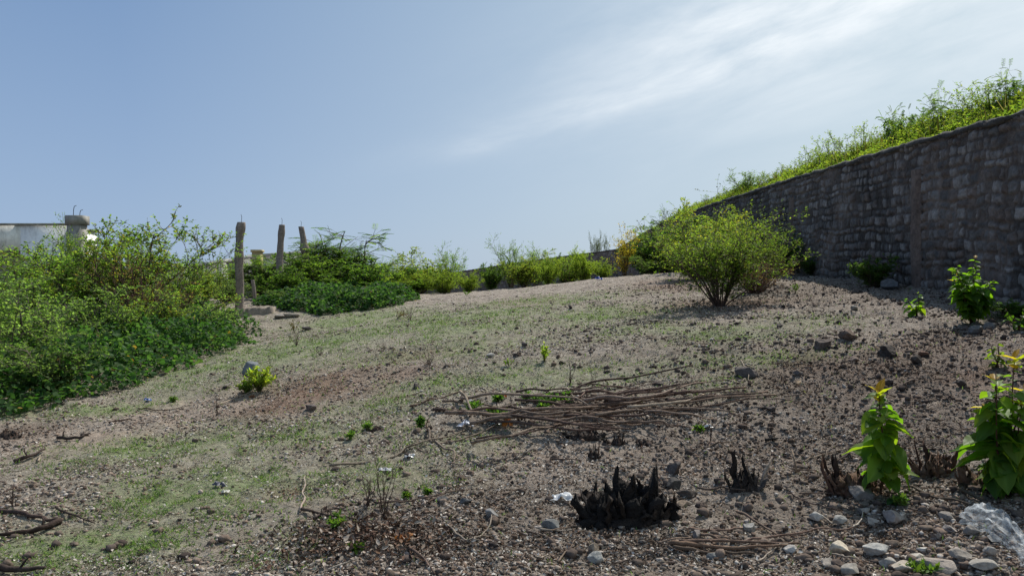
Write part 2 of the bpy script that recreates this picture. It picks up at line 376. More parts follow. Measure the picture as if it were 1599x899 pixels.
# ------------------------------------------------------------------ stone boundary wall (right) and its far run
def wall_builder(name, path, ht, ds, dv, label, cat, pillars, seed, group=None):
    """path rows (x, y, ztop); outer face on the left of travel"""
    path = np.array(path, float)
    seg = np.hypot(np.diff(path[:, 0]), np.diff(path[:, 1])); S = np.concatenate([[0], np.cumsum(seg)]); Ltot = S[-1]
    ns = int(Ltot/ds)+1; nv = int(ht/dv)+1
    s = np.linspace(0, Ltot, ns); v = np.linspace(0, ht, nv)
    px, py, pz = (np.interp(s, S, path[:, k]) for k in range(3))
    tx = np.gradient(px); ty = np.gradient(py); l = np.hypot(tx, ty); nx, ny = -ty/l, tx/l
    r = np.random.default_rng(seed)
    SS, VV = np.meshgrid(s, v)
    sw = SS+0.10*(fbm(SS*3, VV*3, seed+1, 3)-0.5)
    vw = VV+0.14*(fbm(SS*1.1, VV*1.1, seed+5, 3)-0.5)+0.075*(vn(SS*3.1, VV*1.2, seed+8)-0.5)+0.03*(vn(SS*9, VV*9, seed+18)-0.5)
    rows = np.concatenate([[-0.3], np.cumsum(0.10+0.11*r.random(60))-0.1])
    ri = np.clip(np.searchsorted(rows, vw)-1, 0, len(rows)-2)
    ev = np.minimum(vw-rows[ri], rows[ri+1]-vw)
    es = np.zeros_like(SS); hid = np.zeros_like(SS); kk = np.zeros(SS.shape, int)
    for k in np.unique(ri):
        j = np.cumsum(0.08+0.24*r.random(int(Ltot/0.2)+20))-1.0
        mk = ri == k; q = sw[mk]; a = np.clip(np.searchsorted(j, q)-1, 0, len(j)-2)
        es[mk] = np.minimum(q-j[a], j[a+1]-q); kk[mk] = a; 
    h1 = _h(kk, ri, seed+3); h2 = _h(kk, ri, seed+4); h3 = _h(kk, ri, seed+6)
    e = np.minimum(es, ev)-0.012+0.02*(vn(SS*14, VV*14, seed+9)-0.5)
    prof = np.clip(e/0.026, 0, 1); prof = prof*prof*(3-2*prof)
    keep = h3+0.5*(fbm(SS*.7, VV*.7, seed+90, 3)-.5) > 0.1                                   # some stones plastered over by mortar
    prof = prof*np.where(keep, 1, 0.25)
    out = prof*(0.014+0.034*h1)+0.035*prof*(fbm(SS*10, VV*10, seed+12, 3, .65)-0.5)+0.022*(vn(SS*17, VV*17, seed+14)-0.5)+0.03*(fbm(SS*0.9, VV*0.9, seed+2, 2)-0.5)
    X = px[None]+nx[None]*out; Y = py[None]+ny[None]*out; Z = pz[None]-VV
    Vt = np.stack([X, Y, Z], -1).reshape(-1, 3)
    i = np.arange(nv-1)[:, None]*ns; j = np.arange(ns-1)[None]
    F = np.stack([i+j, i+j+1, i+ns+j+1, i+ns+j], -1).reshape(-1, 4)
    cs = lerp((0.085, 0.080, 0.078), (0.265, 0.245, 0.23), h2*(.5+fbm(SS*6, VV*6, seed+91, 3))); cs = lerp(cs, np.broadcast_to((0.14, 0.10, 0.08), cs.shape), np.clip(h1*1.6-0.9, 0, 0.7))
    cm = lerp((0.045, 0.038, 0.034), (0.17, 0.135, 0.115), np.clip(fbm(SS*1.0, VV*1.0, seed+20, 4)*2-.5, 0, 1))
    Cc = lerp(cm.reshape(-1, 3), cs.reshape(-1, 3), prof.ravel()*0.95)
    bm = Cc*1.0
    g = Geo(); g.add(Vt, [F], bm)
    # back face and ends
    th = 0.38
    bk = np.stack([px-nx*th, py-ny*th], -1)
    Vb = np.concatenate([np.column_stack([px, py, pz]), np.column_stack([bk, pz]), np.column_stack([bk, pz-ht]), np.column_stack([px, py, pz-ht])])
    a = np.arange(ns-1)[:, None]
    Fb = np.concatenate([a+np.array([[ns, 2*ns, 2*ns+1, ns+1]])*0+np.concatenate([a*0+ns, a*0+ns+1, a*0+2*ns+1, a*0+2*ns], 1)])
    Fe = np.array([[0, ns, 2*ns, 3*ns], [ns-1, 4*ns-1, 3*ns-1, 2*ns-1]])
    g.add(Vb, [Fb, Fe], (0.14, 0.125, 0.115))
    root = link(name, g.mesh(name, M_stone)); tag(root, label, cat, group)
    # coping: mortar cap with broken edge
    cg = Geo(); m_ = int(Ltot/0.12)+1; q = np.linspace(0, Ltot, m_)
    cx, cyy, cz = (np.interp(q, S, path[:, k]) for k in range(3)); cnx = np.interp(q, s, nx); cny = np.interp(q, s, ny)
    prof2 = [(0.055, -0.07), (0.065, 0.0), (0.03, 0.05), (-0.36, 0.055), (-0.42, 0.0), (-0.42, -0.07)]
    ring = []
    for k, (o_, h_) in enumerate(prof2):
        jx = o_*.8+0.06*(fbm(q*5, q*0+k, seed+40, 3)-0.5); jz = h_*.8+0.085*(fbm(q*3.3, q*0+k*.4, seed+41, 3, .7)-0.5)
        ring.append(np.column_stack([cx+cnx*jx, cyy+cny*jx, cz+jz]))
    Vc = np.concatenate(ring); K = len(prof2); a = np.arange(m_-1)[:, None]
    Fc = np.concatenate([np.concatenate([a+k*m_, a+(k+1) % K*m_, a+(k+1) % K*m_+1, a+k*m_+1], 1) for k in range(K)])
    cg.add(Vc, [Fc], lerp((0.05, 0.048, 0.046), (0.10, 0.095, 0.09), vn(Vc[:, 1]*3, Vc[:, 0]*3, 5)))
    link('coping', cg.mesh('coping', M_stone), root)
    for ps, w in pillars:                              # cast concrete pillars let into the face
        pg = Geo(); nz = 60; nw = 6
        zz = np.linspace(0.50, ht, nz); ww = np.linspace(-w/2, w/2, nw); WW, ZZ = np.meshgrid(ww, zz)
        qx, qy, qz = (np.interp(ps+WW, S, path[:, k]) for k in range(3)); ax = np.interp(ps, s, nx); ay = np.interp(ps, s, ny)
        o_ = 0.085+0.02*(fbm(WW*5+ps, ZZ*3, seed+60, 3)-0.5); edge = np.abs(WW) > w/2-1e-6
        o_ = np.where(edge, 0.02, o_); WJ = 0.03*(vn(ZZ*4, WW*3, seed+61)-0.5)
        Vp = np.stack([qx+ax*o_, qy+ay*o_+WJ, qz-ZZ], -1).reshape(-1, 3)
        i = np.arange(nz-1)[:, None]*nw; j = np.arange(nw-1)[None]
        Fp = np.stack([i+j, i+j+1, i+nw+j+1, i+nw+j], -1).reshape(-1, 4)
        pg.add(Vp, [Fp], lerp((0.12, 0.09, 0.075), (0.20, 0.155, 0.13), fbm(WW*4, ZZ*2, seed+70, 3).ravel()))
        link('pillar', pg.mesh('pillar', M_stone, True), root)
    return root
WP = [(6.4, 2.5, 3.45), (6.75, 6.5, 3.74), (7.1, 10.7, 4.03), (7.36, 14, 4.24), (7.65, 21, 4.56), (7.55, 30, 4.76), (7.5, 38, 4.84), (7.5, 55, 4.36)]
wpa = np.array(WP)
wall_builder('stone_wall', WP, 3.0, 0.03, 0.026, 'tall rubble stone boundary wall in shade with concrete pillars', 'wall', [(3.2, 0.34), (11.55, 0.34), (18.6, 0.34), (26, 0.34), (33.5, 0.34)], 101)
wall_builder('stone_wall', [(7.45, 55, 4.33), (1, 62.5, 3.72), (-5, 70, 3.02), (-15, 78, 2.4)], 3.2, 0.12, 0.08, 'distant dark stone wall crossing behind the bushes at the top of the slope', 'wall', [], 202)

# hillside retained behind the stone wall
def wallx(y): return np.interp(y, wpa[:, 1], wpa[:, 0])
def wallz(y): return np.interp(y, wpa[:, 1], wpa[:, 2])
def hill(x, y):
    d = np.maximum(x-(wallx(y)+0.36), 0)
    fade = np.clip((48-y)/14, 0.0, 1)
    return wallz(y)-0.14+fade*(0.20*np.minimum(d, 12)+0.25*fbm(x*0.5, y*0.5, 91, 3)*np.clip(d, 0, 1))
def build_hill():
    dd = np.concatenate([np.linspace(0, 6, 40), np.linspace(6.5, 60, 40)]); yy = np.linspace(2.5, 55, 200)
    D, Y = np.meshgrid(dd, yy); X = wallx(Y)+0.36+D; Z = hill(X, Y)
    V = np.stack([X, Y, Z], -1).reshape(-1, 3); nc = len(dd)
    i = np.arange(len(yy)-1)[:, None]*nc; j = np.arange(nc-1)[None]
    F = np.stack([i+j, i+j+1, i+nc+j+1, i+nc+j], -1).reshape(-1, 4)
    m = simple_mat('hill_soil', (0.12, 0.10, 0.06), (0.22, 0.18, 0.12), 6)
    tag(link('hillside', mesh_np('hillside', V, [F], m, None, True)), 'overgrown hillside held back by the stone wall', None, None, 'structure')
build_hill()

# ------------------------------------------------------------------ building at far left, old wall at left
M_plaster = None
def plaster():
    m, t, out = mat_new('weathered_whitewash'); v = posco(t)
    mp = N(t, 'ShaderNodeMapping'); mp.inputs['Scale'].default_value = (1.6, 1.6, 0.5); t.links.new(v, mp.inputs[0])
    n = noise_(t, mp.outputs[0], 2.6, 6, 0.65); n2 = noise_(t, v, 9, 5, 0.6)
    c = mix_(t, ramp_(t, n, [(0.52, 0), (0.72, 0.7)]), (0.82, 0.83, 0.80), (0.30, 0.30, 0.28))
    c = mix_(t, ramp_(t, n2, [(0.55, 0), (0.75, 0.4)]), c, (0.3, 0.29, 0.26))
    p = pbsdf(t, c, 0.9, 0.15, n2, 0.4, 0.02); t.links.new(p.outputs[0], out.inputs[0]); return m
def build_house():
    root = link('old_building', None); Y0 = 22.0
    def PX(p): return (p-799.5)/FPX*Y0
    root.location = (PX(0), Y0, 0.5)
    o = Vector(root.location)
    def part(name, boxes, mat, col=(0.4, 0.4, 0.4), par=root):
        g = Geo()
        for lo, hi in boxes:
            lo = [lo[k]-o[k] for k in range(3)]; hi = [hi[k]-o[k] for k in range(3)]; g.box(lo, hi, col)
        return link(name, g.mesh(name, mat), par)
    zt, zo = ztop(352, Y0), ztop(391, Y0)
    xl, xr, xo = PX(-160), PX(118), PX(32)
    mp = plaster(); mc = simple_mat('grey_concrete', (0.16, 0.155, 0.14), (0.33, 0.32, 0.29), 5)
    part('wall', [((xl, Y0, zo), (xo, Y0+.25, zt)), ((xo, Y0, 0), (xr, Y0+.25, zt)), ((PX(70), Y0+.25, 0), (PX(78), Y0+2.5, zt-.02)), ((xl, Y0+.25, 0), (xl+.25, Y0+2.5, zt)), ((xl+.25, Y0+2.2, 0), (PX(70), Y0+2.5, zt-.02))], mp)
    part('roof_slab', [((xl-.1, Y0-.05, zt+.002), (xr-.02, Y0+.3, zt+.06)), ((xl-.1, Y0+.301, zt-.015), (PX(80), Y0+2.7, zt+.045))], mc)
    c0, c1 = PX(114), PX(140)
    Yc = Y0-0.35
    part('column', [((c0+.02, Yc, 0.2), (c1-.06, Yc+.34, ztop(352, Y0))), ((c0-.02, Yc-.03, ztop(352, Y0)+.001), (c1-.01, Yc+.37, ztop(338, Y0)))], mc)
    g = Geo()
    for dx, h in ((.12, .32), (.3, .2)):
        x = c0+dx-o.x; y = Yc+.15-o.y; z = ztop(338, Y0)-o.z-.05
        g.tube([(x, y, z), (x+.01, y, z+h*.7), (x+.03, y, z+h), (x+.09, y, z+h+.02)], 0.009, 5, (0.06, 0.05, 0.045))
    link('rebar', g.mesh('rebar', M_bark), root)
    tag(root, 'old whitewashed flat-roofed building with stained parapet behind the left bushes', 'building')
build_house()
def build_left_wall():
    root = link('block_wall', None); Y0 = 36.0
    m = simple_mat('grey_render', (0.20, 0.21, 0.21), (0.32, 0.32, 0.31), 2.5)
    pts = [(225, 33, 421), (315, 34.5, 411), (360, 36, 404), (398, 37, 397), (470, 39, 392)]
    P = [((p-799.5)/FPX*Y, Y, ztop(py, Y)) for p, Y, py in pts]
    root.location = (P[0][0], P[0][1], 0.8); o = np.array(root.location)
    g = Geo(); c = Geo(); q = Geo()
    for a, b in zip(P[:-1], P[1:]):
        a = np.array(a); b = np.array(b); d = (b-a)[:2]; L = np.hypot(*d); n = np.array([-d[1], d[0]])/L
        def slab(G, off0, off1, top, bot):
            V = []
            for p in (a, b):
                for of in (off0, off1):
                    xy = p[:2]+n*of
                    V += [(xy[0], xy[1], p[2]+top), (xy[0], xy[1], p[2]+bot)]
            V = np.array(V)-o
            G.add(V, [[(0, 1, 5, 4), (2, 6, 7, 3), (0, 4, 6, 2), (1, 3, 7, 5), (0, 2, 3, 1), (4, 5, 7, 6)]], (0.3, 0.3, 0.29))
        slab(g, 0, .25, -.14, -2.8); slab(c, -.09, .3, 0, -.138)
        k = int(L/1.3)
        for j in range(k+1):
            p = a+(b-a)*(j+.2)/(k+1.); q.box((p[0]-.14-o[0], p[1]-.12-o[1], p[2]-2.8-o[2]), (p[0]+.06-o[0], p[1]+.1-o[1], p[2]-.145-o[2]), (0.3, 0.3, 0.3))
    link('wall_panel', g.mesh('wall_panel', m), root); link('coping', c.mesh('coping', m), root); link('buttress', q.mesh('buttress', m), root)
    tag(root, 'long grey rendered wall with coping and buttresses behind the wooden posts', 'wall')
    y = simple_mat('yellow_stone', (0.33, 0.27, 0.13), (0.42, 0.36, 0.2), 8)
    x = (402-799.5)/FPX*31; g = Geo(); g.box((-.17, -.17, -2.4), (.17, .17, 0)); g.box((-.21, -.21, .001), (.21, .21, .1))
    tag(link('stone_pillar', g.mesh('stone_pillar', y), None, (x, 31, ztop(394, 31))), 'pale yellowish square pillar rising behind bushes between first and second wooden post', 'pillar')
build_left_wall()

# ------------------------------------------------------------------ wooden posts
def wood_post(loc, htop, r0, r1, lean, bulge, seed, label):
    r = np.random.default_rng(seed)
    n = 60; sides = 16; t = np.linspace(0, 1, n); h = htop-loc.z+0.15
    cx = lean[0]*t+0.05*np.sin(t*5+seed)*h*0.25; cyy = lean[1]*t
    rad = r0*(1-t)+r1*t
    for tb, ab, wb in bulge: rad = rad+ab*np.exp(-((t-tb)/wb)**2)
    th = np.linspace(0, 2*np.pi, sides, endpoint=False); TH, TT = np.meshgrid(th, t)
    RR = rad[:, None]*(1+0.12*(fbm(TH*2.2, TT*h*2.5, seed, 3)-0.5)*2+0.05*np.sin(TH*3+TT*4+seed)+0.05*(vn(TH*5, TT*2, seed+3)-.5))
    V = np.stack([cx[:, None]+RR*np.cos(TH), cyy[:, None]+RR*np.sin(TH), TT*h-0.15], -1)
    V = V.reshape(-1, 3)
    i = np.arange(n-1)[:, None]*sides; j = np.arange(sides)[None]; j2 = (j+1) % sides
    F = np.stack([i+j, i+j2, i+sides+j2, i+sides+j], -1).reshape(-1, 4)
    g = Geo(); cc = lerp((0.15, 0.122, 0.107), (0.36, 0.305, 0.27), fbm(TH*3, TT*h*1.2, seed+9, 4).ravel()*1.1-0.05)
    g.add(V, [F, (n-1)*sides+np.arange(sides)[None]], cc)
    o = link('wooden_post', g.mesh('wooden_post', M_bark, True), None, loc, (0, 0, r.random()*0.3))
    nb = Geo(); tp = (cx[-1], cyy[-1], h-.17)
    nb.tube([tp, (tp[0]+.01, tp[1], tp[2]+.16), (tp[0]-.01, tp[1], tp[2]+.22)], 0.006, 5, (0.05, 0.04, 0.035))
    link('iron_spike', nb.mesh('iron_spike', M_bark), o)
    tag(o, label, 'post', 'weathered wooden posts standing in a row')
def post_at(px, Y): 
    v = atY(px, Y); return v
wood_post(post_at(371, 19.7), ztop(347, 19.7), .105, .092, (.10, 0), [(.93, .03, .06), (.62, .015, .08)], 1, 'nearest weathered wooden post, standing clear of the bushes')
wood_post(post_at(438, 23), ztop(351, 23), .12, .085, (.02, 0), [(.9, .02, .06)], 2, 'middle wooden post with foliage around its waist')
wood_post(post_at(492, 26), ztop(354, 26), .13, .09, (-.50, 0), [(.72, .05, .06), (.1, .08, .1)], 3, 'wooden post leaning left, furthest of the three posts')
def short_post(px, Y, h, seed, label):
    v = post_at(px, Y); wood_post(v, v.z+h, .05, .045, (-.1, 0), [], seed, label)
short_post(400, 21, .62, 4, 'short thin broken post stub beside the middle wooden post')
# stone kerb edging at the foot of the posts
def kerb():
    g = Geo(); a = at(352, 497); b = at(428, 487); n = 40
    t = np.linspace(0, 1, n); x = a.x+(b.x-a.x)*t; y = a.y+(b.y-a.y)*t; z = H(x, y)
    prof = [(-.12, -.1), (-.12, .13), (.1, .14), (.12, -.1)]
    V = np.concatenate([np.column_stack([x, y+p+.03*(vn(t*20, t*0+k, 3)-.5), z+q+.05*(vn(t*14, t*0+k, 8)-.5)]) for k, (p, q) in enumerate(prof)])
    i = np.arange(n-1)[:, None]; F = np.concatenate([np.concatenate([i+k*n, i+k*n+1, i+(k+1)*n+1, i+(k+1)*n], 1) for k in range(3)])
    c0 = V.mean(0); g.add(V-c0, [F, [[0, n, 2*n, 3*n], [n-1, 4*n-1, 3*n-1, 2*n-1]]], (0.24, 0.2, 0.165))
    tag(link('stone_kerb', g.mesh('stone_kerb', M_rock), None, c0), 'low rough stone kerb at the foot of the wooden posts', 'kerb')
kerb()

# ------------------------------------------------------------------ shrubs
def grow(seed, h, spread, n_stems, nb, nt_, leaf, per, cols, lw=0.5, style='bush', bark=(0.11, 0.08, 0.06), r0=0.018, rich=False, sparse_low=0.2, lean=1.0, upright=0.5, pinnate=False, mat=None):
    r = np.random.default_rng(seed); W = Geo(); Lp = []; Ld = []; Ln = []; Ls = []; Lc = []
    def curve(p, d, L, n, up, jit):
        pts = [p]; d = d/np.linalg.norm(d)
        for i in range(n):
            d = d+np.array([0, 0, up/n])+r.normal(0, jit, 3); d /= np.linalg.norm(d)
            pts.append(pts[-1]+d*L/n)
        return np.array(pts)
    def leafset(pts, k, t0=0.15):
        n = len(pts)-1
        tt = t0+(1-t0)*np.sort(r.random(k)); idx = np.minimum((tt*n).astype(int), n-1); f = tt*n-idx
        P = pts[idx]*(1-f)[:, None]+pts[idx+1]*f[:, None]; D = unit(pts[idx+1]-pts[idx])
        side = unit(r.normal(0, 1, (k, 3))+np.array([0, 0, .15])); 
        Lp.append(P); Ld.append(unit(D*0.5+side)); Ln.append(unit(r.normal(0, .55, (k, 3))+np.array([0, 0, 1.0])))
        s = leaf*(0.6+0.7*r.random(k)); Ls.append(s); Lc.append(pick(cols, k, r))
    def pinn(p, d, L):
        pts = curve(p, d, L, 5, -0.5, .05); W.tube(pts, [.003]*6, 3, bark, False)
        k = 9; tt = np.linspace(.2, 1, k)*4.99; idx = tt.astype(int); f = (tt-idx)[:, None]
        P = pts[idx]*(1-f)+pts[idx+1]*f; D = unit(pts[idx+1]-pts[idx]); S = unit(np.cross(D, np.array([0, 0, 1.0])+r.normal(0, .1, 3)))
        c = pick(cols, 1, r)
        for sg in (-1, 1):
            Lp.append(P); Ld.append(unit(D*.45+S*sg+np.array([0, 0, -.15]))); Ln.append(np.tile([0, 0, 1.0], (k, 1))+r.normal(0, .2, (k, 3))); Ls.append(leaf*(.8+.4*r.random(k))); Lc.append(np.repeat(c, k, 0)*(.85+.3*r.random((k, 1))))
    for i in range(n_stems):
        az = 2*np.pi*(i+r.random())/n_stems; ln = (0.12+0.88*r.random()**0.8)*spread*lean
        d = np.array([math.cos(az)*ln/h, math.sin(az)*ln/h, 1.0]); L = np.linalg.norm(d)*h*(0.5+0.55*r.random())*(1+.18*math.cos(az-.3)*lean)
        p0 = np.array([math.cos(az)*.04, math.sin(az)*.04, -.05])
        st = curve(p0, d, L, 9, upright*0.35, .07)
        rr = r0*(0.6+0.6*r.random()); W.tube(st, np.linspace(rr, rr*.25, 10), 5, np.array(bark)*(.7+.6*r.random()), False)
        leafset(st[6:], per)
        for b in range(nb):
            t = sparse_low+(1-sparse_low)*r.random()**0.85; q = t*9; a = min(int(q), 8); p = st[a]*(1-(q-a))+st[a+1]*(q-a)
            sd_ = unit(st[min(a+1, 9)]-st[a]); bd = sd_*0.7+unit(r.normal(0, 1, 3))*0.8; bd[2] = abs(bd[2])*0.8+.1
            bl = L*(0.16+0.2*r.random())*(1.2-t*0.5)
            bp = curve(p, bd, bl, 5, upright, .12); W.tube(bp, np.linspace(rr*.4, rr*.13, 6), 3, np.array(bark)*(.8+.6*r.random()), False)
            if pinnate:
                for q_ in range(per//2+1):
                    m = 2+r.integers(0, 4); pinn(bp[m], unit(r.normal(0, 1, 3)*np.array([1, 1, .5])+(bp[m]-bp[m-1])/bl*3), leaf*4.2*(.7+.6*r.random()))
            else: leafset(bp, per)
            for w in range(nt_):
                m = 1+r.integers(0, 4); wd = unit(bp[m+1]-bp[m])*.7+unit(r.normal(0, 1, 3))*.8; wl = bl*(.35+.4*r.random())
                wp = curve(bp[m], wd, wl, 3, upright*.6, .12); W.tube(wp, [rr*.16, rr*.14, rr*.12, rr*.09], 3, bark, False)
                if not pinnate: leafset(wp, per)
                elif r.random() < .7: pinn(wp[2], wd, leaf*4*(.7+.6*r.random()))
    G = Geo(); Ls = np.concatenate(Ls)
    leaves(G, np.concatenate(Lp), np.concatenate(Ld), np.concatenate(Ln), Ls, Ls*lw, np.concatenate(Lc), .15, rich)
    return W.mesh('branches', M_twig), G.mesh('foliage', mat or M_leaf)
GR_LIGHT = [(.085, .14, .028), (.115, .165, .032), (.065, .11, .024), (.15, .17, .04)]
GR_LEFT = [(.105, .19, .045), (.135, .21, .045), (.08, .155, .04), (.16, .20, .05)]
GR_MID = [(.06, .115, .02), (.085, .14, .025), (.11, .16, .03), (.05, .095, .02)]
GR_DARK = [(.022, .055, .018), (.03, .07, .02), (.05, .10, .025)]
GR_YEL = [(.14, .20, .03), (.18, .21, .035), (.095, .16, .03)]
GR_GREY = [(.105, .17, .065), (.13, .18, .07), (.085, .14, .05)]
YELLOW = [(.30, .22, .02), (.34, .26, .03), (.18, .18, .03), (.24, .14, .02), (.12, .15, .03)]
BR = (.13, .10, .075)
PROTO = {}
def proto(key, *a, **k): PROTO[key] = grow(*a, **k)
proto('airy1', 1, 1.9, 1.25, 32, 10, 5, .040, 6, GR_MID+GR_LIGHT[:2]+[(.14, .15, .04)], lw=.5, bark=(.10, .068, .055), r0=.011, upright=.35, sparse_low=.2)
proto('airy2', 2, 2.3, 1.1, 18, 12, 5, .055, 9, GR_LEFT+GR_MID[:1], lw=.45, bark=BR, r0=.02, upright=.6, sparse_low=.25)
proto('airy3', 3, 2.3, 1.2, 18, 12, 5, .06, 9, GR_LEFT+GR_MID[:2]+[(.17, .12, .03)], lw=.5, bark=BR, r0=.022, upright=.5, sparse_low=.2)
proto('leafy1', 4, 2.2, 1.0, 14, 11, 5, .085, 8, GR_MID+GR_LIGHT[:2], lw=.5, bark=BR, upright=.4, sparse_low=.15)
proto('grey1', 5, 1.5, 1.1, 22, 10, 5, .045, 9, GR_GREY+GR_MID[:1], lw=.5, bark=(.15, .12, .1), upright=.2, sparse_low=.1)
proto('pinn1', 6, 2.3, 1.1, 12, 11, 3, .07, 5, GR_DARK+GR_MID, lw=.5, bark=BR, r0=.03, pinnate=True, sparse_low=.08, upright=.3)
proto('pinn2', 7, 2.3, 1.3, 12, 11, 3, .07, 5, GR_MID+GR_DARK[2:], lw=.5, bark=BR, r0=.03, pinnate=True, sparse_low=.12, upright=.3)
proto('feath1', 8, 1.2, .8, 26, 10, 4, .06, 9, GR_YEL, lw=.3, bark=(.12, .12, .05), r0=.01, upright=.5, sparse_low=.08)
proto('dense1', 9, 1.7, 1.1, 20, 11, 5, .075, 9, GR_DARK+GR_MID, lw=.5, bark=BR, upright=.3, sparse_low=.08)
proto('yellow1', 10, 2.4, .55, 12, 9, 4, .07, 6, YELLOW, lw=.5, bark=(.12, .07, .04), upright=.6, sparse_low=.12)
proto('brown1', 11, 1.3, .8, 26, 8, 5, .03, 2, [(.14, .08, .045), (.10, .07, .04), (.10, .11, .03)], lw=.4, bark=(.12, .07, .055), r0=.012, upright=.3, sparse_low=.1)
proto('yelgr', 12, 2.0, 1.0, 18, 11, 5, .07, 9, GR_LIGHT+GR_YEL+[(.25, .2, .03)], lw=.5, bark=BR, upright=.4, sparse_low=.1)
SIZE = {'airy1': 1.9, 'airy2': 2.3, 'airy3': 2.3, 'leafy1': 2.2, 'grey1': 1.5, 'pinn1': 2.3, 'pinn2': 2.3, 'feath1': 1.2, 'dense1': 1.7, 'yellow1': 2.4, 'brown1': 1.3, 'yelgr': 2.0}
BH = {}
for k_, (a_, b_) in PROTO.items():
    co = np.empty(len(b_.vertices)*3, np.float32); b_.vertices.foreach_get('co', co); co = co.reshape(-1, 3)
    BH[k_] = (np.percentile(co[:, 2], 99.3), np.percentile(np.hypot(co[:, 0], co[:, 1]), 92))
def shrub(key, px, Y, top, wpx, label, name='shrub', group='bushes growing along the edges of the plot', base=None, rot=None, cat='bush', z=None):
    """key prototype, foot at image column px and distance Y, crown reaching row top, wpx wide"""
    v = atY(px, Y)
    if z is not None: v.z = z
    hh = ztop(top, Y)-v.z; zs = hh/BH[key][0]; ws = wpx*Y/FPX/2/BH[key][1]
    root = link(name, None, None, v, (0, 0, rot if rot is not None else random.random()*6.28)); root.scale = (ws, ws, zs)
    link('branches', PROTO[key][0], root); link('foliage', PROTO[key][1], root)
    tag(root, label, cat, group); return root
# big airy bush in the open, right of centre
b0 = at(1112, 477)
shrub('airy1', 1124, b0.y, 322, 208, 'airy light green many-stemmed bush standing alone before the wall shadow', rot=1.0)
shrub('brown1', 1178, 15.4, 392, 120, 'brown twiggy half-dry bush just right of the big airy bush', rot=2.0)
shrub('airy1', 1192, 17.0, 345, 100, 'light green bush leaning against the stone wall behind the big airy bush', rot=2.7)
# left thicket
Lft = [('airy2', 120, 19, 352, 80, 'narrow bush right in front of the concrete column'),
 ('airy3', 175, 17, 347, 200, 'tallest leafy bush of the left thicket just right of the concrete column'),
 ('airy2', 60, 17.5, 374, 190, 'light green bush hiding the white building wall'),
 ('airy2', 258, 17.5, 376, 140, 'upright bush with bare stems at the right of the left thicket'),
 ('airy3', 308, 19.4, 408, 85, 'smaller yellowish bush left of the nearest wooden post'),
 ('grey1', 35, 12.2, 432, 230, 'greyish bush filling the left edge of the picture'),
 ('grey1', 150, 14.2, 445, 200, 'greyish low bush in front of the tall leafy bush'),
 ('airy2', -60, 14, 420, 200, 'light green bush cut by the left picture edge'),
 ('leafy1', 110, 20, 366, 170, 'leafy bush beside the concrete column of the white building'),
 ('brown1', 225, 16, 395, 150, 'brown stemmed dry bush inside the left thicket'),
 ('airy3', 235, 15.2, 455, 150, 'low green bush at the front of the left thicket'),
 ('leafy1', 205, 19, 352, 130, 'dark topped bush behind the left thicket'),
 ('grey1', 310, 17, 465, 130, 'low grey-green bush near the foot of the nearest wooden post'),
 ('airy2', 25, 20, 398, 120, 'bush half hiding the dark opening of the white building'),
 ('grey1', 355, 21.5, 435, 90, 'thin bush directly behind the nearest wooden post'),
 ('grey1', 80, 10.6, 520, 170, 'low dull bush above the creeper at the left')]
for a in Lft: shrub(*a)
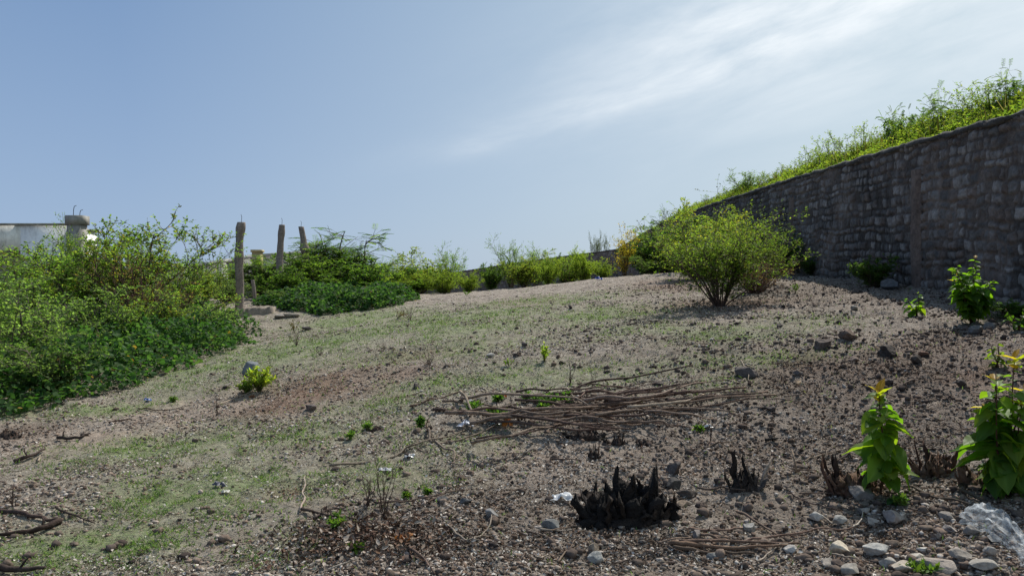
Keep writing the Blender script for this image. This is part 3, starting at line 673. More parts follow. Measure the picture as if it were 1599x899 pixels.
# middle left, around the posts
Mid = [('pinn1', 415, 25, 402, 120, 'dark leafy bush between the first and second wooden posts'),
 ('pinn2', 455, 26.5, 385, 130, 'leafy bush wrapped around the middle wooden post'),
 ('pinn1', 530, 28, 362, 130, 'tallest dark green bush right of the leaning post'),
 ('pinn2', 575, 28.5, 382, 100, 'dark green bush at the right of the middle thicket'),
 ('pinn1', 500, 30, 384, 140, 'deep green bush behind the leaning post'),
 ('airy3', 350, 27, 412, 110, 'green bush between nearest wooden post and grey wall'),
 ('dense1', 470, 23.5, 440, 120, 'low dense bush at the foot of the middle wooden post'),
 ('dense1', 540, 24.5, 435, 150, 'low dark bush above the second creeper patch'),
 ('grey1', 455, 21, 450, 60, 'thin grey weed bush right of the short post stub'),
 ('feath1', 600, 26, 425, 80, 'yellow green bush at the right end of the creeper patch'),
 ('yelgr', 615, 31, 400, 90, 'pale green bush next to the middle thicket'),
 ('yelgr', 655, 32, 394, 100, 'yellowish bush in the gap on the skyline'),
 ('airy2', 635, 34, 408, 80, 'thin light bush on the skyline beyond the creeper'),
 ('feath1', 692, 28, 424, 60, 'bright rounded bush left of the far wall'),
 ('feath1', 733, 29, 424, 42, 'small bright round bush at the foot of the far wall'),
 ('dense1', 768, 33, 414, 36, 'dark bush in front of the far wall'),
 ('airy2', 798, 33, 376, 50, 'mixed green bush, tallest one before the far wall'),
 ('yelgr', 818, 31, 392, 60, 'yellow green bush at the middle of the skyline row'),
 ('feath1', 856, 29.5, 400, 40, 'bright feathery bush right of the skyline row middle'),
 ('airy2', 838, 36, 384, 50, 'pale bush behind the bright feathery bush'),
 ('dense1', 880, 33, 398, 50, 'dark low bush against the far wall'),
 ('feath1', 912, 30, 390, 46, 'bright bush left of the yellow-leaved tree'),
 ('airy3', 890, 31, 402, 60, 'olive bush beside the bright bush before the far wall'),
 ('feath1', 942, 29, 408, 36, 'small bright bush touching the yellow-leaved tree'),
 ('dense1', 1010, 29, 372, 70, 'dark green bush right of the yellow-leaved tree'),
 ('pinn1', 1035, 30, 352, 80, 'deep green bush below the flat-topped tree'),
 ('yelgr', 1065, 26, 340, 110, 'yellow green bush behind the big airy bush'),
 ('yelgr', 1100, 27, 322, 90, 'bush climbing to the top of the stone wall'),
 ('dense1', 1140, 24, 345, 100, 'dark bush in the wall shade behind the big airy bush'),
 ('dense1', 448, 22.3, 418, 70, 'dark leafy bush just in front of the middle wooden post'),
 ('pinn2', 500, 25, 400, 90, 'leafy bush in front of the leaning post'),
 ('yelgr', 1085, 21, 350, 130, 'large yellow green bush mass directly behind the big airy bush'),
 ('dense1', 1200, 20.5, 372, 90, 'dark leafy bush hugging the wall right of the big airy bush'),
 ('yelgr', 1150, 22, 320, 90, 'yellow-flecked bush against the upper part of the wall'),
 ('pinn1', 1060, 30, 335, 90, 'dark bush under the end of the long stone wall'),
 ('dense1', 560, 25.5, 405, 130, 'broad dark bush filling the middle thicket front'),
 ('dense1', 490, 26, 400, 130, 'broad dark bush between the middle and leaning posts'),
 ('leafy1', 430, 24.5, 410, 110, 'leafy mid green bush left of the middle wooden post'),
 ('leafy1', 640, 30, 425, 90, 'leafy low bush below the pale skyline bushes'),
 ('pinn2', 1015, 26, 400, 60, 'low green bush beyond the ground crest')]
for a in Mid: shrub(*a)
shrub('yellow1', 976, 28, 352, 50, 'slender bush with orange-yellow leaves on the skyline', name='yellow_tree', cat='tree')
# thin sapling leaning right
shrub('airy2', 700, 30, 388, 55, 'thin sapling with drooping sprays above the far wall end', name='sapling', cat='tree')
# far trees
proto('cas', 21, 3.0, .8, 9, 14, 4, .12, 9, [(.05, .07, .05), (.07, .085, .065)], lw=.10, bark=(.09, .08, .075), r0=.03, upright=.8, sparse_low=.3)
proto('aca', 22, 2.2, 2.4, 10, 8, 4, .05, 3, [(.045, .08, .03), (.06, .10, .035)], lw=.5, bark=BR, r0=.05, upright=-.2, sparse_low=.72, pinnate=True)
for k_ in ('cas', 'aca'):
    b_ = PROTO[k_][1]; co = np.empty(len(b_.vertices)*3, np.float32); b_.vertices.foreach_get('co', co); co = co.reshape(-1, 3)
    BH[k_] = (np.percentile(co[:, 2], 99.3), np.percentile(np.hypot(co[:, 0], co[:, 1]), 92))
shrub('cas', 924, 72, 368, 22, 'left one of two faint grey feathery trees beyond the far wall', name='feathery_tree', group='grey trees beyond the far wall', cat='tree')
shrub('cas', 937, 74, 365, 24, 'right one of two faint grey feathery trees beyond the far wall', name='feathery_tree', group='grey trees beyond the far wall', cat='tree')
shrub('aca', 1036, 40, 327, 62, 'flat-topped green tree peeking above the bushes near the wall end', name='flat_topped_tree', cat='tree')
# dark shade plants at the wall foot
shrub('dense1', 1272, 19.5, 400, 50, 'dark weed clump in shade at the wall foot behind the airy bush')
shrub('dense1', 1362, 14.6, 402, 62, 'dark weed clump in shade left of the wall pillar')
shrub('dense1', 1590, 9.6, 468, 90, 'dark weeds in the shade at the right edge of the wall')

# plants on the hillside above the wall
def hill_plant(key, px, Yd, top, wpx, label, d=0.8):
    x0 = wallx(Yd)+.36+d; X = (px-799.5)/FPX; 
    ys = np.linspace(6, 50, 2000); xs = X*ys; k = np.argmin(np.abs(xs-(wallx(ys)+.36+d))); y = ys[k]; x = xs[k]
    z = float(hill(np.array([x]), np.array([y]))[0])
    hh = EYE+(449.5-top)/FPX*y-z; zs = hh/BH[key][0]; ws = wpx*y/FPX/2/BH[key][1]
    root = link('hillside_bush', None, None, (x, y, z), (0, 0, random.random()*6.28)); root.scale = (ws, ws, zs)
    link('branches', PROTO[key][0], root); link('foliage', PROTO[key][1], root)
    tag(root, label, 'bush', 'bushes on the hillside above the wall')
proto('hill1', 31, 1.0, .55, 26, 6, 3, .04, 5, GR_YEL+GR_LIGHT, lw=.4, bark=(.12, .10, .05), r0=.008, upright=.8, sparse_low=.25, lean=1.0)
proto('umb', 32, 1.1, .5, 7, 4, 2, .04, 3, GR_MID+GR_GREY, lw=.45, bark=(.10, .09, .05), r0=.01, upright=.4, sparse_low=.62, pinnate=True)
for k_ in ('hill1', 'umb'):
    b_ = PROTO[k_][1]; co = np.empty(len(b_.vertices)*3, np.float32); b_.vertices.foreach_get('co', co); co = co.reshape(-1, 3)
    BH[k_] = (np.percentile(co[:, 2], 99.5), np.percentile(np.hypot(co[:, 0], co[:, 1]), 92))
for a in [('hill1', 1340, 0, 200, 75, 'rounded pale green bush at the middle of the wall top'),
 ('hill1', 1300, 0, 218, 70, 'feathery bush left of the rounded pale bush above the wall'), ('hill1', 1258, 0, 235, 70, 'feathery bush above the wall over the big airy bush'),
 ('hill1', 1215, 0, 258, 60, 'low feathery bush on the falling part of the wall top'), ('grey1', 1172, 0, 268, 60, 'dull grey-green bush near the far end of the wall top'),
 ('dense1', 1415, 0, 178, 60, 'dark clump above the wall between pale bushes'), ('umb', 1400, 0, 160, 55, 'spindly weed with flat leaf sprays above the dark clump'),
 ('umb', 1460, 0, 135, 70, 'tall spindly weed leaning right against the sky'), ('umb', 1572, 0, 102, 80, 'tallest spindly weed at the right end of the wall top'),
 ('umb', 1520, 0, 150, 60, 'spindly weed between the two tallest ones above the wall'),
 ('hill1', 1500, 0, 150, 110, 'bright green bush above the wall near the right'), ('hill1', 1560, 0, 125, 110, 'bright green bush under the tallest spindly weed'),
 ('dense1', 1590, 0, 135, 50, 'dark bush at the right edge above the wall'), ('hill1', 1440, 0, 185, 90, 'bright green bush above the wall over the pillar'), ('hill1', 1375, 0, 200, 70, 'bright bush beside the rounded pale bush above the wall')]:
    hill_plant(*a)
for a in [('umb', 1145, 0, 282, 30, 'thin weed at the far end of the wall top'), ('umb', 1103, 0, 303, 18, 'tiny lone weed sticking up past the wall end')]: hill_plant(*a, d=.3)

def hill_green():
    g = Geo(); n = 170000
    y = 3+45*rng.random(n)**1.1; d = rng.random(n)**1.6*3.5; x = wallx(y)+.22+d
    z0 = hill(x, y); hm = 0.18+0.75*np.clip(fbm(x*1.2, y*1.2, 77, 3)-.12, 0, 1)*np.clip(d*1.6+.3, 0, 1); dens = vn(x*1.5, y*1.5, 14)
    z = z0+hm*rng.random(n)**.7
    P = np.column_stack([x, y, z]); D = unit(rng.normal(0, 1, (n, 3))*[1, 1, .6]+[0, 0, .4]); Nn = unit(rng.normal(0, .6, (n, 3))+[0, 0, 1])
    C = pick(GR_YEL+GR_LIGHT, n); C[vn(x*.9, y*.9, 19) > .68] *= .55
    leaves(g, P, D, Nn, .045+.05*rng.random(n), .028+.025*rng.random(n), C)
    # dry and green grass stalks
    m = 4500; y = 3+45*rng.random(m)**1.1; d = rng.random(m)*3; x = wallx(y)+.35+d; z = hill(x, y)
    L = .25+.5*rng.random(m)**1.5; D = unit(rng.normal(0, .3, (m, 3))+[0, 0, 1.2]); Nn = unit(rng.normal(0, 1, (m, 3)))
    leaves(g, np.column_stack([x, y, z]), D, Nn, L, .008+0*L, pick([(.22, .19, .1), (.15, .16, .05), (.12, .10, .06)], m))
    tag(link('hillside_grass', g.mesh('hillside_grass', M_leaf)), 'bright green weeds and grass massed above the stone wall', 'vegetation', None, 'stuff')
hill_green()

# ------------------------------------------------------------------ creeper patches (uncountable leaves)
def creeper(poly, n, hmax, name, label, leaf=.075, ymax=None):
    """poly: outline corners in world xy"""
    poly = np.array(poly); g = Geo()
    lo = poly.min(0); hi = poly.max(0)
    P = lo+(hi-lo)*rng.random((int(n*2.4), 2))
    def inside(q):
        c = np.zeros(len(q), bool); j = len(poly)-1
        for i in range(len(poly)):
            xi, yi = poly[i]; xj, yj = poly[j]
            c ^= ((yi > q[:, 1]) != (yj > q[:, 1])) & (q[:, 0] < (xj-xi)*(q[:, 1]-yi)/(yj-yi+1e-9)+xi); j = i
        return c
    def edged(q):
        d = np.full(len(q), 9.0)
        for i in range(len(poly)):
            a = poly[i]; b = poly[(i+1) % len(poly)]; ab = b-a; t = np.clip(((q-a)@ab)/(ab@ab), 0, 1)
            d = np.minimum(d, np.linalg.norm(q-(a+t[:, None]*ab), axis=1))
        return d
    W = P+np.column_stack([fbm(P[:, 0]*1.3, P[:, 1]*1.3, 5, 3)-.5, fbm(P[:, 0]*1.3, P[:, 1]*1.3, 6, 3)-.5])*1.3
    P = P[inside(W)][:n]; W = P+np.column_stack([fbm(P[:, 0]*1.3, P[:, 1]*1.3, 5, 3)-.5, fbm(P[:, 0]*1.3, P[:, 1]*1.3, 6, 3)-.5])*1.3
    e = np.clip(edged(W)/.8, 0, 1); m = len(P)
    hm = hmax*(0.18+.82*e)*(.15+1.5*fbm(P[:, 0]*1.8, P[:, 1]*1.8, 33, 3)); u = rng.random(m)**.45
    z = H(P[:, 0], P[:, 1])+hm*u+.01
    Q = np.column_stack([P, z]); az = rng.random(m)*6.283
    D = np.column_stack([np.cos(az), np.sin(az), rng.normal(-.05, .5, m)]); Nn = unit(rng.normal(0, .6, (m, 3))+[-.0, -.25, 1])
    L = leaf*(.6+.8*rng.random(m)); C = pick([(.022, .06, .018), (.032, .078, .022), (.05, .10, .03), (.045, .09, .035), (.07, .11, .04)], m); dry = rng.random(m) < .012; C[dry] = (.2, .13, .04)
    leaves(g, Q, D, Nn, L, L*.85, C, .1, True)
    c0 = Q.mean(0); g.V = [v-c0 for v in g.V]
    tag(link(name, g.mesh(name, M_leaf_dark), None, c0), label, 'creeper', None, 'stuff')
def wp(*pix): return [tuple(at(a, b)[:2]) for a, b in pix]
poly1 = wp((0, 648), (60, 642), (130, 625), (200, 605), (260, 585), (320, 562), (375, 545), (388, 528))+[(-6.4, 18.6), (-9.5, 18.5), (-12.5, 17), (-13.5, 12), (-9.5, 9), (-7.4, 8.7)]
creeper(poly1, 42000, .62, 'creeper_patch', 'dark green creeper carpeting the ground below the left thicket')
poly2 = wp((440, 492), (500, 493), (560, 487), (610, 480), (655, 467))+[(-3.6, 25.5), (-6.5, 26), (-8.0, 23.5)]
creeper(poly2, 22000, .42, 'creeper_patch', 'dark green creeper mound right of the middle wooden post', leaf=.085)

# ------------------------------------------------------------------ broad-leaved seedlings
def heart_leaf(g, p, d, up, L, Wd, col, droop=.35, r=rng):
    d = d/np.linalg.norm(d); s = np.cross(d, up); s /= np.linalg.norm(s)+1e-9; u = np.cross(s, d)
    nu, nv_ = 9, 7; V = []; t = np.linspace(0, 1, nu)
    prof = np.interp(t, [0, .06, .18, .35, .55, .75, .9, 1], [.12, .62, .95, 1, .82, .5, .2, .0])
    for i in range(nu):
        for j in range(nv_):
            q = (j/(nv_-1)-.5)*2; wave = .05*math.sin(t[i]*13+j)+.03*r.random()
            bk = -.10*(abs(q)**1.5)*(1 if t[i] < .2 else 0)
            along = L*(t[i]+bk); side = q*Wd/2*prof[i]*(1+.05*math.sin(t[i]*30+q*3))
            hgt = Wd*.16*abs(q)*prof[i]-droop*L*t[i]**1.8+wave*L*abs(q)*.5
            V.append(p+d*along+s*side+u*hgt)
    i = np.arange(nu-1)[:, None]*nv_; j = np.arange(nv_-1)[None]
    F = np.stack([i+j, i+j+1, i+nv_+j+1, i+nv_+j], -1).reshape(-1, 4)
    V = np.array(V); c = np.tile(np.array(col), (len(V), 1)); rib = (np.arange(len(V)) % nv_) == nv_//2; c[rib] = c[rib]*1.25+.01
    g.add(V, [F], c)
def seedling(px, py, top, nleaf, L, spread, seed, label, stems=1, young=5, cols=None, name='broadleaf_seedling', Y=None):
    v = at(px, py) if Y is None else atY(px, Y)
    r = np.random.default_rng(seed); h = ztop(top, v.y)-v.z
    st = Geo(); lf = Geo(); yg = Geo()
    cols = cols or [(.08, .17, .022), (.06, .13, .02), (.11, .20, .028), (.13, .2, .03)]
    for k in range(stems):
        az = 6.28*k/stems+r.random(); ln = 0.0 if stems == 1 else spread*(.3+.7*r.random()); hh = h*(1 if k == 0 else .5+.48*r.random())
        t = np.linspace(0, 1, 9); off = np.array([math.cos(az)*ln, math.sin(az)*ln*.8, 0])
        P = np.outer(t**1.2, off)+np.outer(t, [0, 0, hh*.93])+np.column_stack([.02*np.sin(t*5+k), .015*np.cos(t*4+k), t*0])
        P[0, 2] -= .03
        st.tube(P, np.linspace(.008, .003, 9)*(1 if stems < 4 else 1), 6, (.09, .05, .03))
        m = nleaf//stems
        for i in range(m):
            tt = .12+.86*(i+.5)/m; q = tt*8; a = min(int(q), 7); p = P[a]*(1-(q-a))+P[a+1]*(q-a)
            az2 = i*2.4+r.normal(0, .6)+k
            sz = L*(.55+.6*math.sin(min(tt*1.15, 1)*math.pi)**.6)*(.55+.6*r.random())
            if tt > .8: sz *= .85
            out = np.array([math.cos(az2), math.sin(az2), .25]); pe = p+out*sz*.22
            st.tube([p, p+out*sz*.12+np.array([0, 0, .01]), pe], [.0022, .002, .0018], 4, (.12, .14, .04), False)
            dd = np.array([math.cos(az2), math.sin(az2), (.25-1.1*r.random()) if tt < .8 else .3-.3*r.random()])
            heart_leaf(lf, pe, dd, unit(np.array([0, 0, 1.0])+r.normal(0, .3, 3)), sz, sz*.85, np.array(cols[r.integers(len(cols))])*(.8+.4*r.random()), .25+.2*r.random(), r)
        for i in range(young if k == 0 else (2 if young and k < 3 else 0)):
            az2 = i*2.2+.6+r.normal(0, .3); dd = np.array([math.cos(az2), math.sin(az2), .1+1.3*r.random()]); yl = L*(.4+.4*r.random())
            heart_leaf(yg, P[-1]+np.array([0, 0, -.02*i+.01]), dd, np.array([0, 0, 1.0]), yl, yl*.55, np.array([(.34, .21, .03), (.32, .25, .03), (.20, .24, .03), (.28, .26, .04)][i % 4]), .5*r.random(), r)
    root = link(name, None, None, v)
    link('stem', st.mesh('stem', M_twig, True), root); link('leaves', lf.mesh('leaves', M_leaf_big, True), root)
    if young: link('young_leaves', yg.mesh('young_leaves', M_leaf_big, True), root)
    tag(root, label, 'seedling', 'broad-leaved seedlings sprouting on the plot')
seedling(1376, 772, 600, 60, .175, .05, 1, 'single-stemmed seedling with heart-shaped leaves and orange tip beside a brown stump')
seedling(1566, 775, 543, 130, .17, .22, 2, 'largest leafy seedling clump at the right edge with yellow-orange tips', stems=5, young=5)
seedling(1555, 575, 533, 18, .10, .08, 3, 'small pale green seedling behind the largest seedling clump', stems=3, young=0, cols=[(.12, .17, .03), (.09, .14, .03)])
seedling(1518, 505, 396, 330, .125, .42, 4, 'bushy bright green plant against the shaded wall', stems=9, young=1, cols=[(.09, .19, .02), (.07, .15, .02), (.06, .12, .02)])
seedling(1430, 495, 452, 30, .115, .17, 5, 'small green plant at the edge of the wall shadow', stems=3, young=0)
seedling(1398, 788, 765, 12, .05, .05, 6, 'tiny green sprout at the foot of the single-stemmed seedling', stems=3, young=0, cols=[(.04, .10, .03)])
seedling(1590, 770, 600, 30, .16, .16, 7, 'leafy shoots cut by the right edge beside the largest clump', stems=3, young=2)
seedling(1590, 515, 470, 24, .09, .2, 8, 'dim green weed beside the wall at the right edge', stems=4, young=0, cols=[(.04, .09, .02)])

# ------------------------------------------------------------------ low bright plants and sprouts
def tuft(v, w, h, n, leaf, cols, label, seed, name='low_plant', cat='plant', group='small green plants on the open ground', lw=.45):
    r = np.random.default_rng(seed); g = Geo(); s = Geo()
    k = max(5, n//14)
    for i in range(k):
        az = r.random()*6.28; rad = w/2*math.sqrt(r.random()); hh = h*(1-.55*(rad/(w/2))**2)*(.75+.35*r.random())
        e = np.array([math.cos(az)*rad, math.sin(az)*rad, hh]); t = np.linspace(0, 1, 5)[:, None]
        P = e*t*np.array([1, 1, 1])+np.array([0, 0, .12*h])*np.sin(t*3.14); P[0, 2] = -.02
        s.tube(P, np.linspace(.004, .0015, 5), 4, (.10, .10, .04), False)
        m = n//k; tt = .25+.75*r.random(m); a = np.minimum((tt*4).astype(int), 3); f = (tt*4-a)[:, None]; Q = P[a]*(1-f)+P[a+1]*f
        D = unit(r.normal(0, 1, (m, 3))+[0, 0, .8]); L = leaf*(.6+.7*r.random(m))
        leaves(g, Q, D, unit(r.normal(0, .6, (m, 3))+[0, 0, 1]), L, L*lw, pick(cols, m, r), .15, True)
    root = link(name, None, None, v, (0, 0, r.random()*3)); link('stem', s.mesh('stem', M_twig), root); link('leaves', g.mesh('leaves', M_leaf if 'bright' in label and 'sprout' not in label else M_leaf_low), root)
    tag(root, label, cat, group)
v = at(405, 612); tuft(v, .48, .34, 800, .05, GR_YEL+[(.22, .24, .03)], 'bright yellow-green low plant beside the grey block', 1)
v = at(385, 614); tuft(v, .30, .16, 300, .045, GR_LIGHT, 'darker green edge plant at the foot of the bright low plant', 2)
v = at(850, 565); tuft(v, .26, .22, 200, .04, GR_YEL, 'small bright weed alone in the middle ground', 3)
v = at(795, 572); tuft(v, .14, .12, 60, .03, GR_MID, 'tiny weed left of the small bright weed', 4)
sp = [(828, 628, .24, .12), (860, 632, .34, .13), (890, 632, .34, .12), (772, 654, .34, .12), (738, 642, .26, .10), (775, 628, .14, .08), (657, 668, .08, .10), (845, 640, .3, .08)]
for i, (a, b, w, h) in enumerate(sp):
    tuft(at(a, b), w, h, 90, .055, [(.08, .17, .03), (.11, .2, .03), (.06, .13, .03)], 'green sprout growing through the brush pile', 10+i, 'sprout', 'plant', 'green sprouts among the heaped sticks', .5)
for i, (a, b, w, h, lb) in enumerate([(525, 826, .14, .09, 'bright green sprout in the dry leaf heap near the bottom'), (555, 862, .08, .06, 'tiny green sprout below the dry leaf heap'), (634, 778, .04, .03, 'tiny green sprout right of the dead weed'),
   (668, 772, .04, .03, 'tiny green sprout by the thin branch right of the dead weed'), (575, 672, .1, .08, 'small green weed beside a dark clod left of centre'), (548, 686, .1, .07, 'low green weed in the grassy patch left of centre'),
   (1242, 458, .3, .18, 'low weed between the airy bush and the wall'), (728, 462, .35, .2, 'low green weed tuft on the ground crest'), (1090, 675, .1, .06, 'low grass tuft right of the burnt stubs'), (460, 520, .35, .35, 'thin dry weed tuft near the creeper'),
   (620, 497, .5, .18, 'dry brown weed tuft on the slope below the creeper mound'), (1405, 790, .12, .06, 'low green weed under the single-stemmed seedling'), (1440, 895, .2, .05, 'grass tuft among the pale slabs'), (270, 628, .16, .07, 'small yellowish weed with dark clod on the pale path')]):
    dry = 'dry' in lb and 'leaf heap' not in lb
    tuft(at(a, b), w, h, 110, .04, [(.15, .11, .06), (.11, .10, .04)] if dry else [(.08, .16, .03), (.12, .19, .03)], lb, 40+i, 'weed', 'weed')

# ------------------------------------------------------------------ sticks
BARKS = [(.12, .078, .06), (.17, .12, .088), (.23, .17, .13), (.09, .06, .048)]
PALEB = (.30, .24, .18)
GP = 'cut sticks heaped in the brush pile'
def stick(pix, rad, label, group=None, col=None, lift=.015, zs=None, name='stick', cat='stick', seed=0, taper=.45):
    """pix: image points on the ground, zs: heights above the ground"""
    r = np.random.default_rng(seed+int(pix[0][0]))
    P = []
    for i, (a, b) in enumerate(pix):
        l = (zs[i] if zs else lift); q = at(a, b, l); P.append([q.x, q.y, q.z+l+.012])
    P = np.array(P); t = np.arange(len(P)); n = max(14, len(P)*5); tt = np.linspace(0, len(P)-1, n)
    Q = np.column_stack([np.interp(tt, t, P[:, k]) for k in range(3)])
    for _ in range(3): Q[1:-1] = (Q[:-2]+Q[1:-1]*2+Q[2:])/4
    L = np.linalg.norm(Q[-1]-Q[0]); w = L*.022
    Q += np.column_stack([w*(vn(tt*2.2, tt*0+k, seed+k)-.5)*2 for k in range(3)])
    if not zs: Q[:, 2] = np.maximum(Q[:, 2], H(Q[:, 0], Q[:, 1])+rad*.5+.013)
    R_ = rad*np.linspace(1, taper, n)*(1+.18*(vn(tt*4, tt*0, seed+7)-.5))
    c0 = Q.mean(0); g = Geo(); c = np.array(col if col is not None else BARKS[r.integers(4)])*(.8+.5*r.random())
    g.tube(Q-c0, R_, 7, c)
    # side stubs
    if L > .5 and (group == GP or r.random() < .4):
        for _ in range(r.integers(1, 4)):
            k = r.integers(4, n-3); d0 = unit(Q[k+1]-Q[k]); d = unit(d0+r.normal(0, .42, 3)*[1, 1, .5]); bl = L*(.08+.16*r.random()); w_ = r.normal(0, .05, 3)*bl
            g.tube([Q[k]-c0, Q[k]-c0+d*bl*.35+w_, Q[k]-c0+d*bl*.7+w_*.5+[0, 0, .01], Q[k]-c0+d*bl+[0, 0, -.015]], [R_[k]*.6, R_[k]*.5, R_[k]*.4, R_[k]*.2], 5, c*.95)
    for _ in range(r.integers(0, 3)):
        k = r.integers(3, n-3); d = unit(r.normal(0, 1, 3)); g.tube([Q[k]-c0, Q[k]-c0+d*rad*2.5, Q[k]-c0+d*rad*4+(Q[k+1]-Q[k])*.5], [R_[k]*.5, R_[k]*.4, R_[k]*.2], 5, c)
    o = link(name, g.mesh(name, M_bark, True), None, c0); tag(o, label, cat, group); return o
LP = 'cut brown stick in the brush pile'
pile = [
 ([(642, 637), (672, 627), (722, 612)], .011, 'thin dark stick reaching left out of the brush pile', None),
 ([(722, 612), (736, 640), (757, 659)], .014, 'pale stick slanting steeply at the left end of the brush pile', (.24, .19, .14)),
 ([(661, 653), (665, 670), (676, 689), (700, 710), (721, 727)], .013, 'pale bent stick hooking down left of the brush pile', (.27, .21, .16)),
 ([(520, 733), (620, 709), (680, 692), (759, 659)], .010, 'longest thin pale stick running down left from the brush pile', (.25, .2, .15)),
 ([(684, 692), (740, 682), (789, 659), (824, 642)], .009, LP, (.22, .17, .13)), ([(733, 689), (774, 689), (845, 672), (905, 657)], .012, LP, (.2, .15, .11)),
 ([(745, 688), (800, 682), (898, 661)], .009, LP, None), ([(740, 660), (830, 655), (939, 653), (1018, 664), (1070, 666)], .016, 'thick curved stick along the front of the brush pile', (.15, .11, .085)),
 ([(672, 644), (760, 640), (845, 638), (988, 638)], .016, LP, None), ([(721, 619), (845, 623), (980, 631)], .013, LP, None),
 ([(909, 627), (1000, 622), (1040, 610), (1100, 599)], .015, LP, (.19, .14, .11)), ([(980, 639), (1063, 629), (1100, 617)], .014, 'pale curved stick at the right of the brush pile', (.3, .24, .18)),
 ([(1040, 630), (1100, 623), (1196, 609)], .021, 'thick straight stick sticking furthest right out of the brush pile', (.16, .11, .085)),
 ([(1033, 642), (1119, 640), (1157, 653)], .011, LP, (.22, .16, .12)), ([(1000, 644), (1060, 648), (1115, 655)], .011, LP, None), ([(1020, 622), (1066, 614), (1166, 607)], .018, LP, None),
 ([(900, 600), (928, 604), (1033, 608)], .008, LP, None), ([(762, 642), (860, 645), (958, 655)], .011, LP, None), ([(883, 610), (915, 630), (943, 645)], .008, LP, (.22, .17, .13)),
 ([(920, 610), (905, 620), (870, 632)], .009, LP, None), ([(690, 627), (735, 632), (800, 640)], .011, LP, None), ([(860, 664), (950, 668), (1000, 662)], .012, LP, None),
 ([(700, 645), (790, 647), (880, 645), (960, 642)], .018, LP, None), ([(880, 652), (980, 650), (1050, 640)], .013, LP, None), ([(1000, 610), (985, 622), (950, 634)], .009, LP, None),
 ([(850, 655), (900, 668), (985, 672)], .012, LP, None), ([(945, 625), (1030, 622), (1100, 612)], .010, LP, None), ([(900, 640), (960, 634), (1040, 624)], .014, LP, None), ([(800, 630), (900, 634), (1000, 642), (1050, 650)], .012, LP, None)]
for i, (p, r_, lb, c) in enumerate(pile):
    n = len(p); mid = .06+.12*rng.random(); zs = [mid*.5+.05*rng.random()]+[mid+.03*rng.random() for _ in range(n-2)]+[.02+.08*rng.random()]
    if p[0][0] < 700: zs = [.012]*n
    stick(p, r_*1.2, lb, GP, c, zs=zs, seed=i)
for i in range(27):
    a = 690+rng.random()*260; b = 612+rng.random()*45; L = 90+rng.random()*190; sl = float(np.clip(rng.normal(-.04, .14), -.2, .16))
    if i > 20: a = 820+rng.random()*130; sl = -.07+rng.normal(0, .05)
    p = [(a, b), (a+L*.5, b+L*.5*sl+rng.normal(0, 3)), (a+L, b+L*sl)]
    stick(p, .006+.011*rng.random()**1.5, LP, GP, None, zs=[.03+.09*rng.random() for _ in range(3)], seed=100+i)
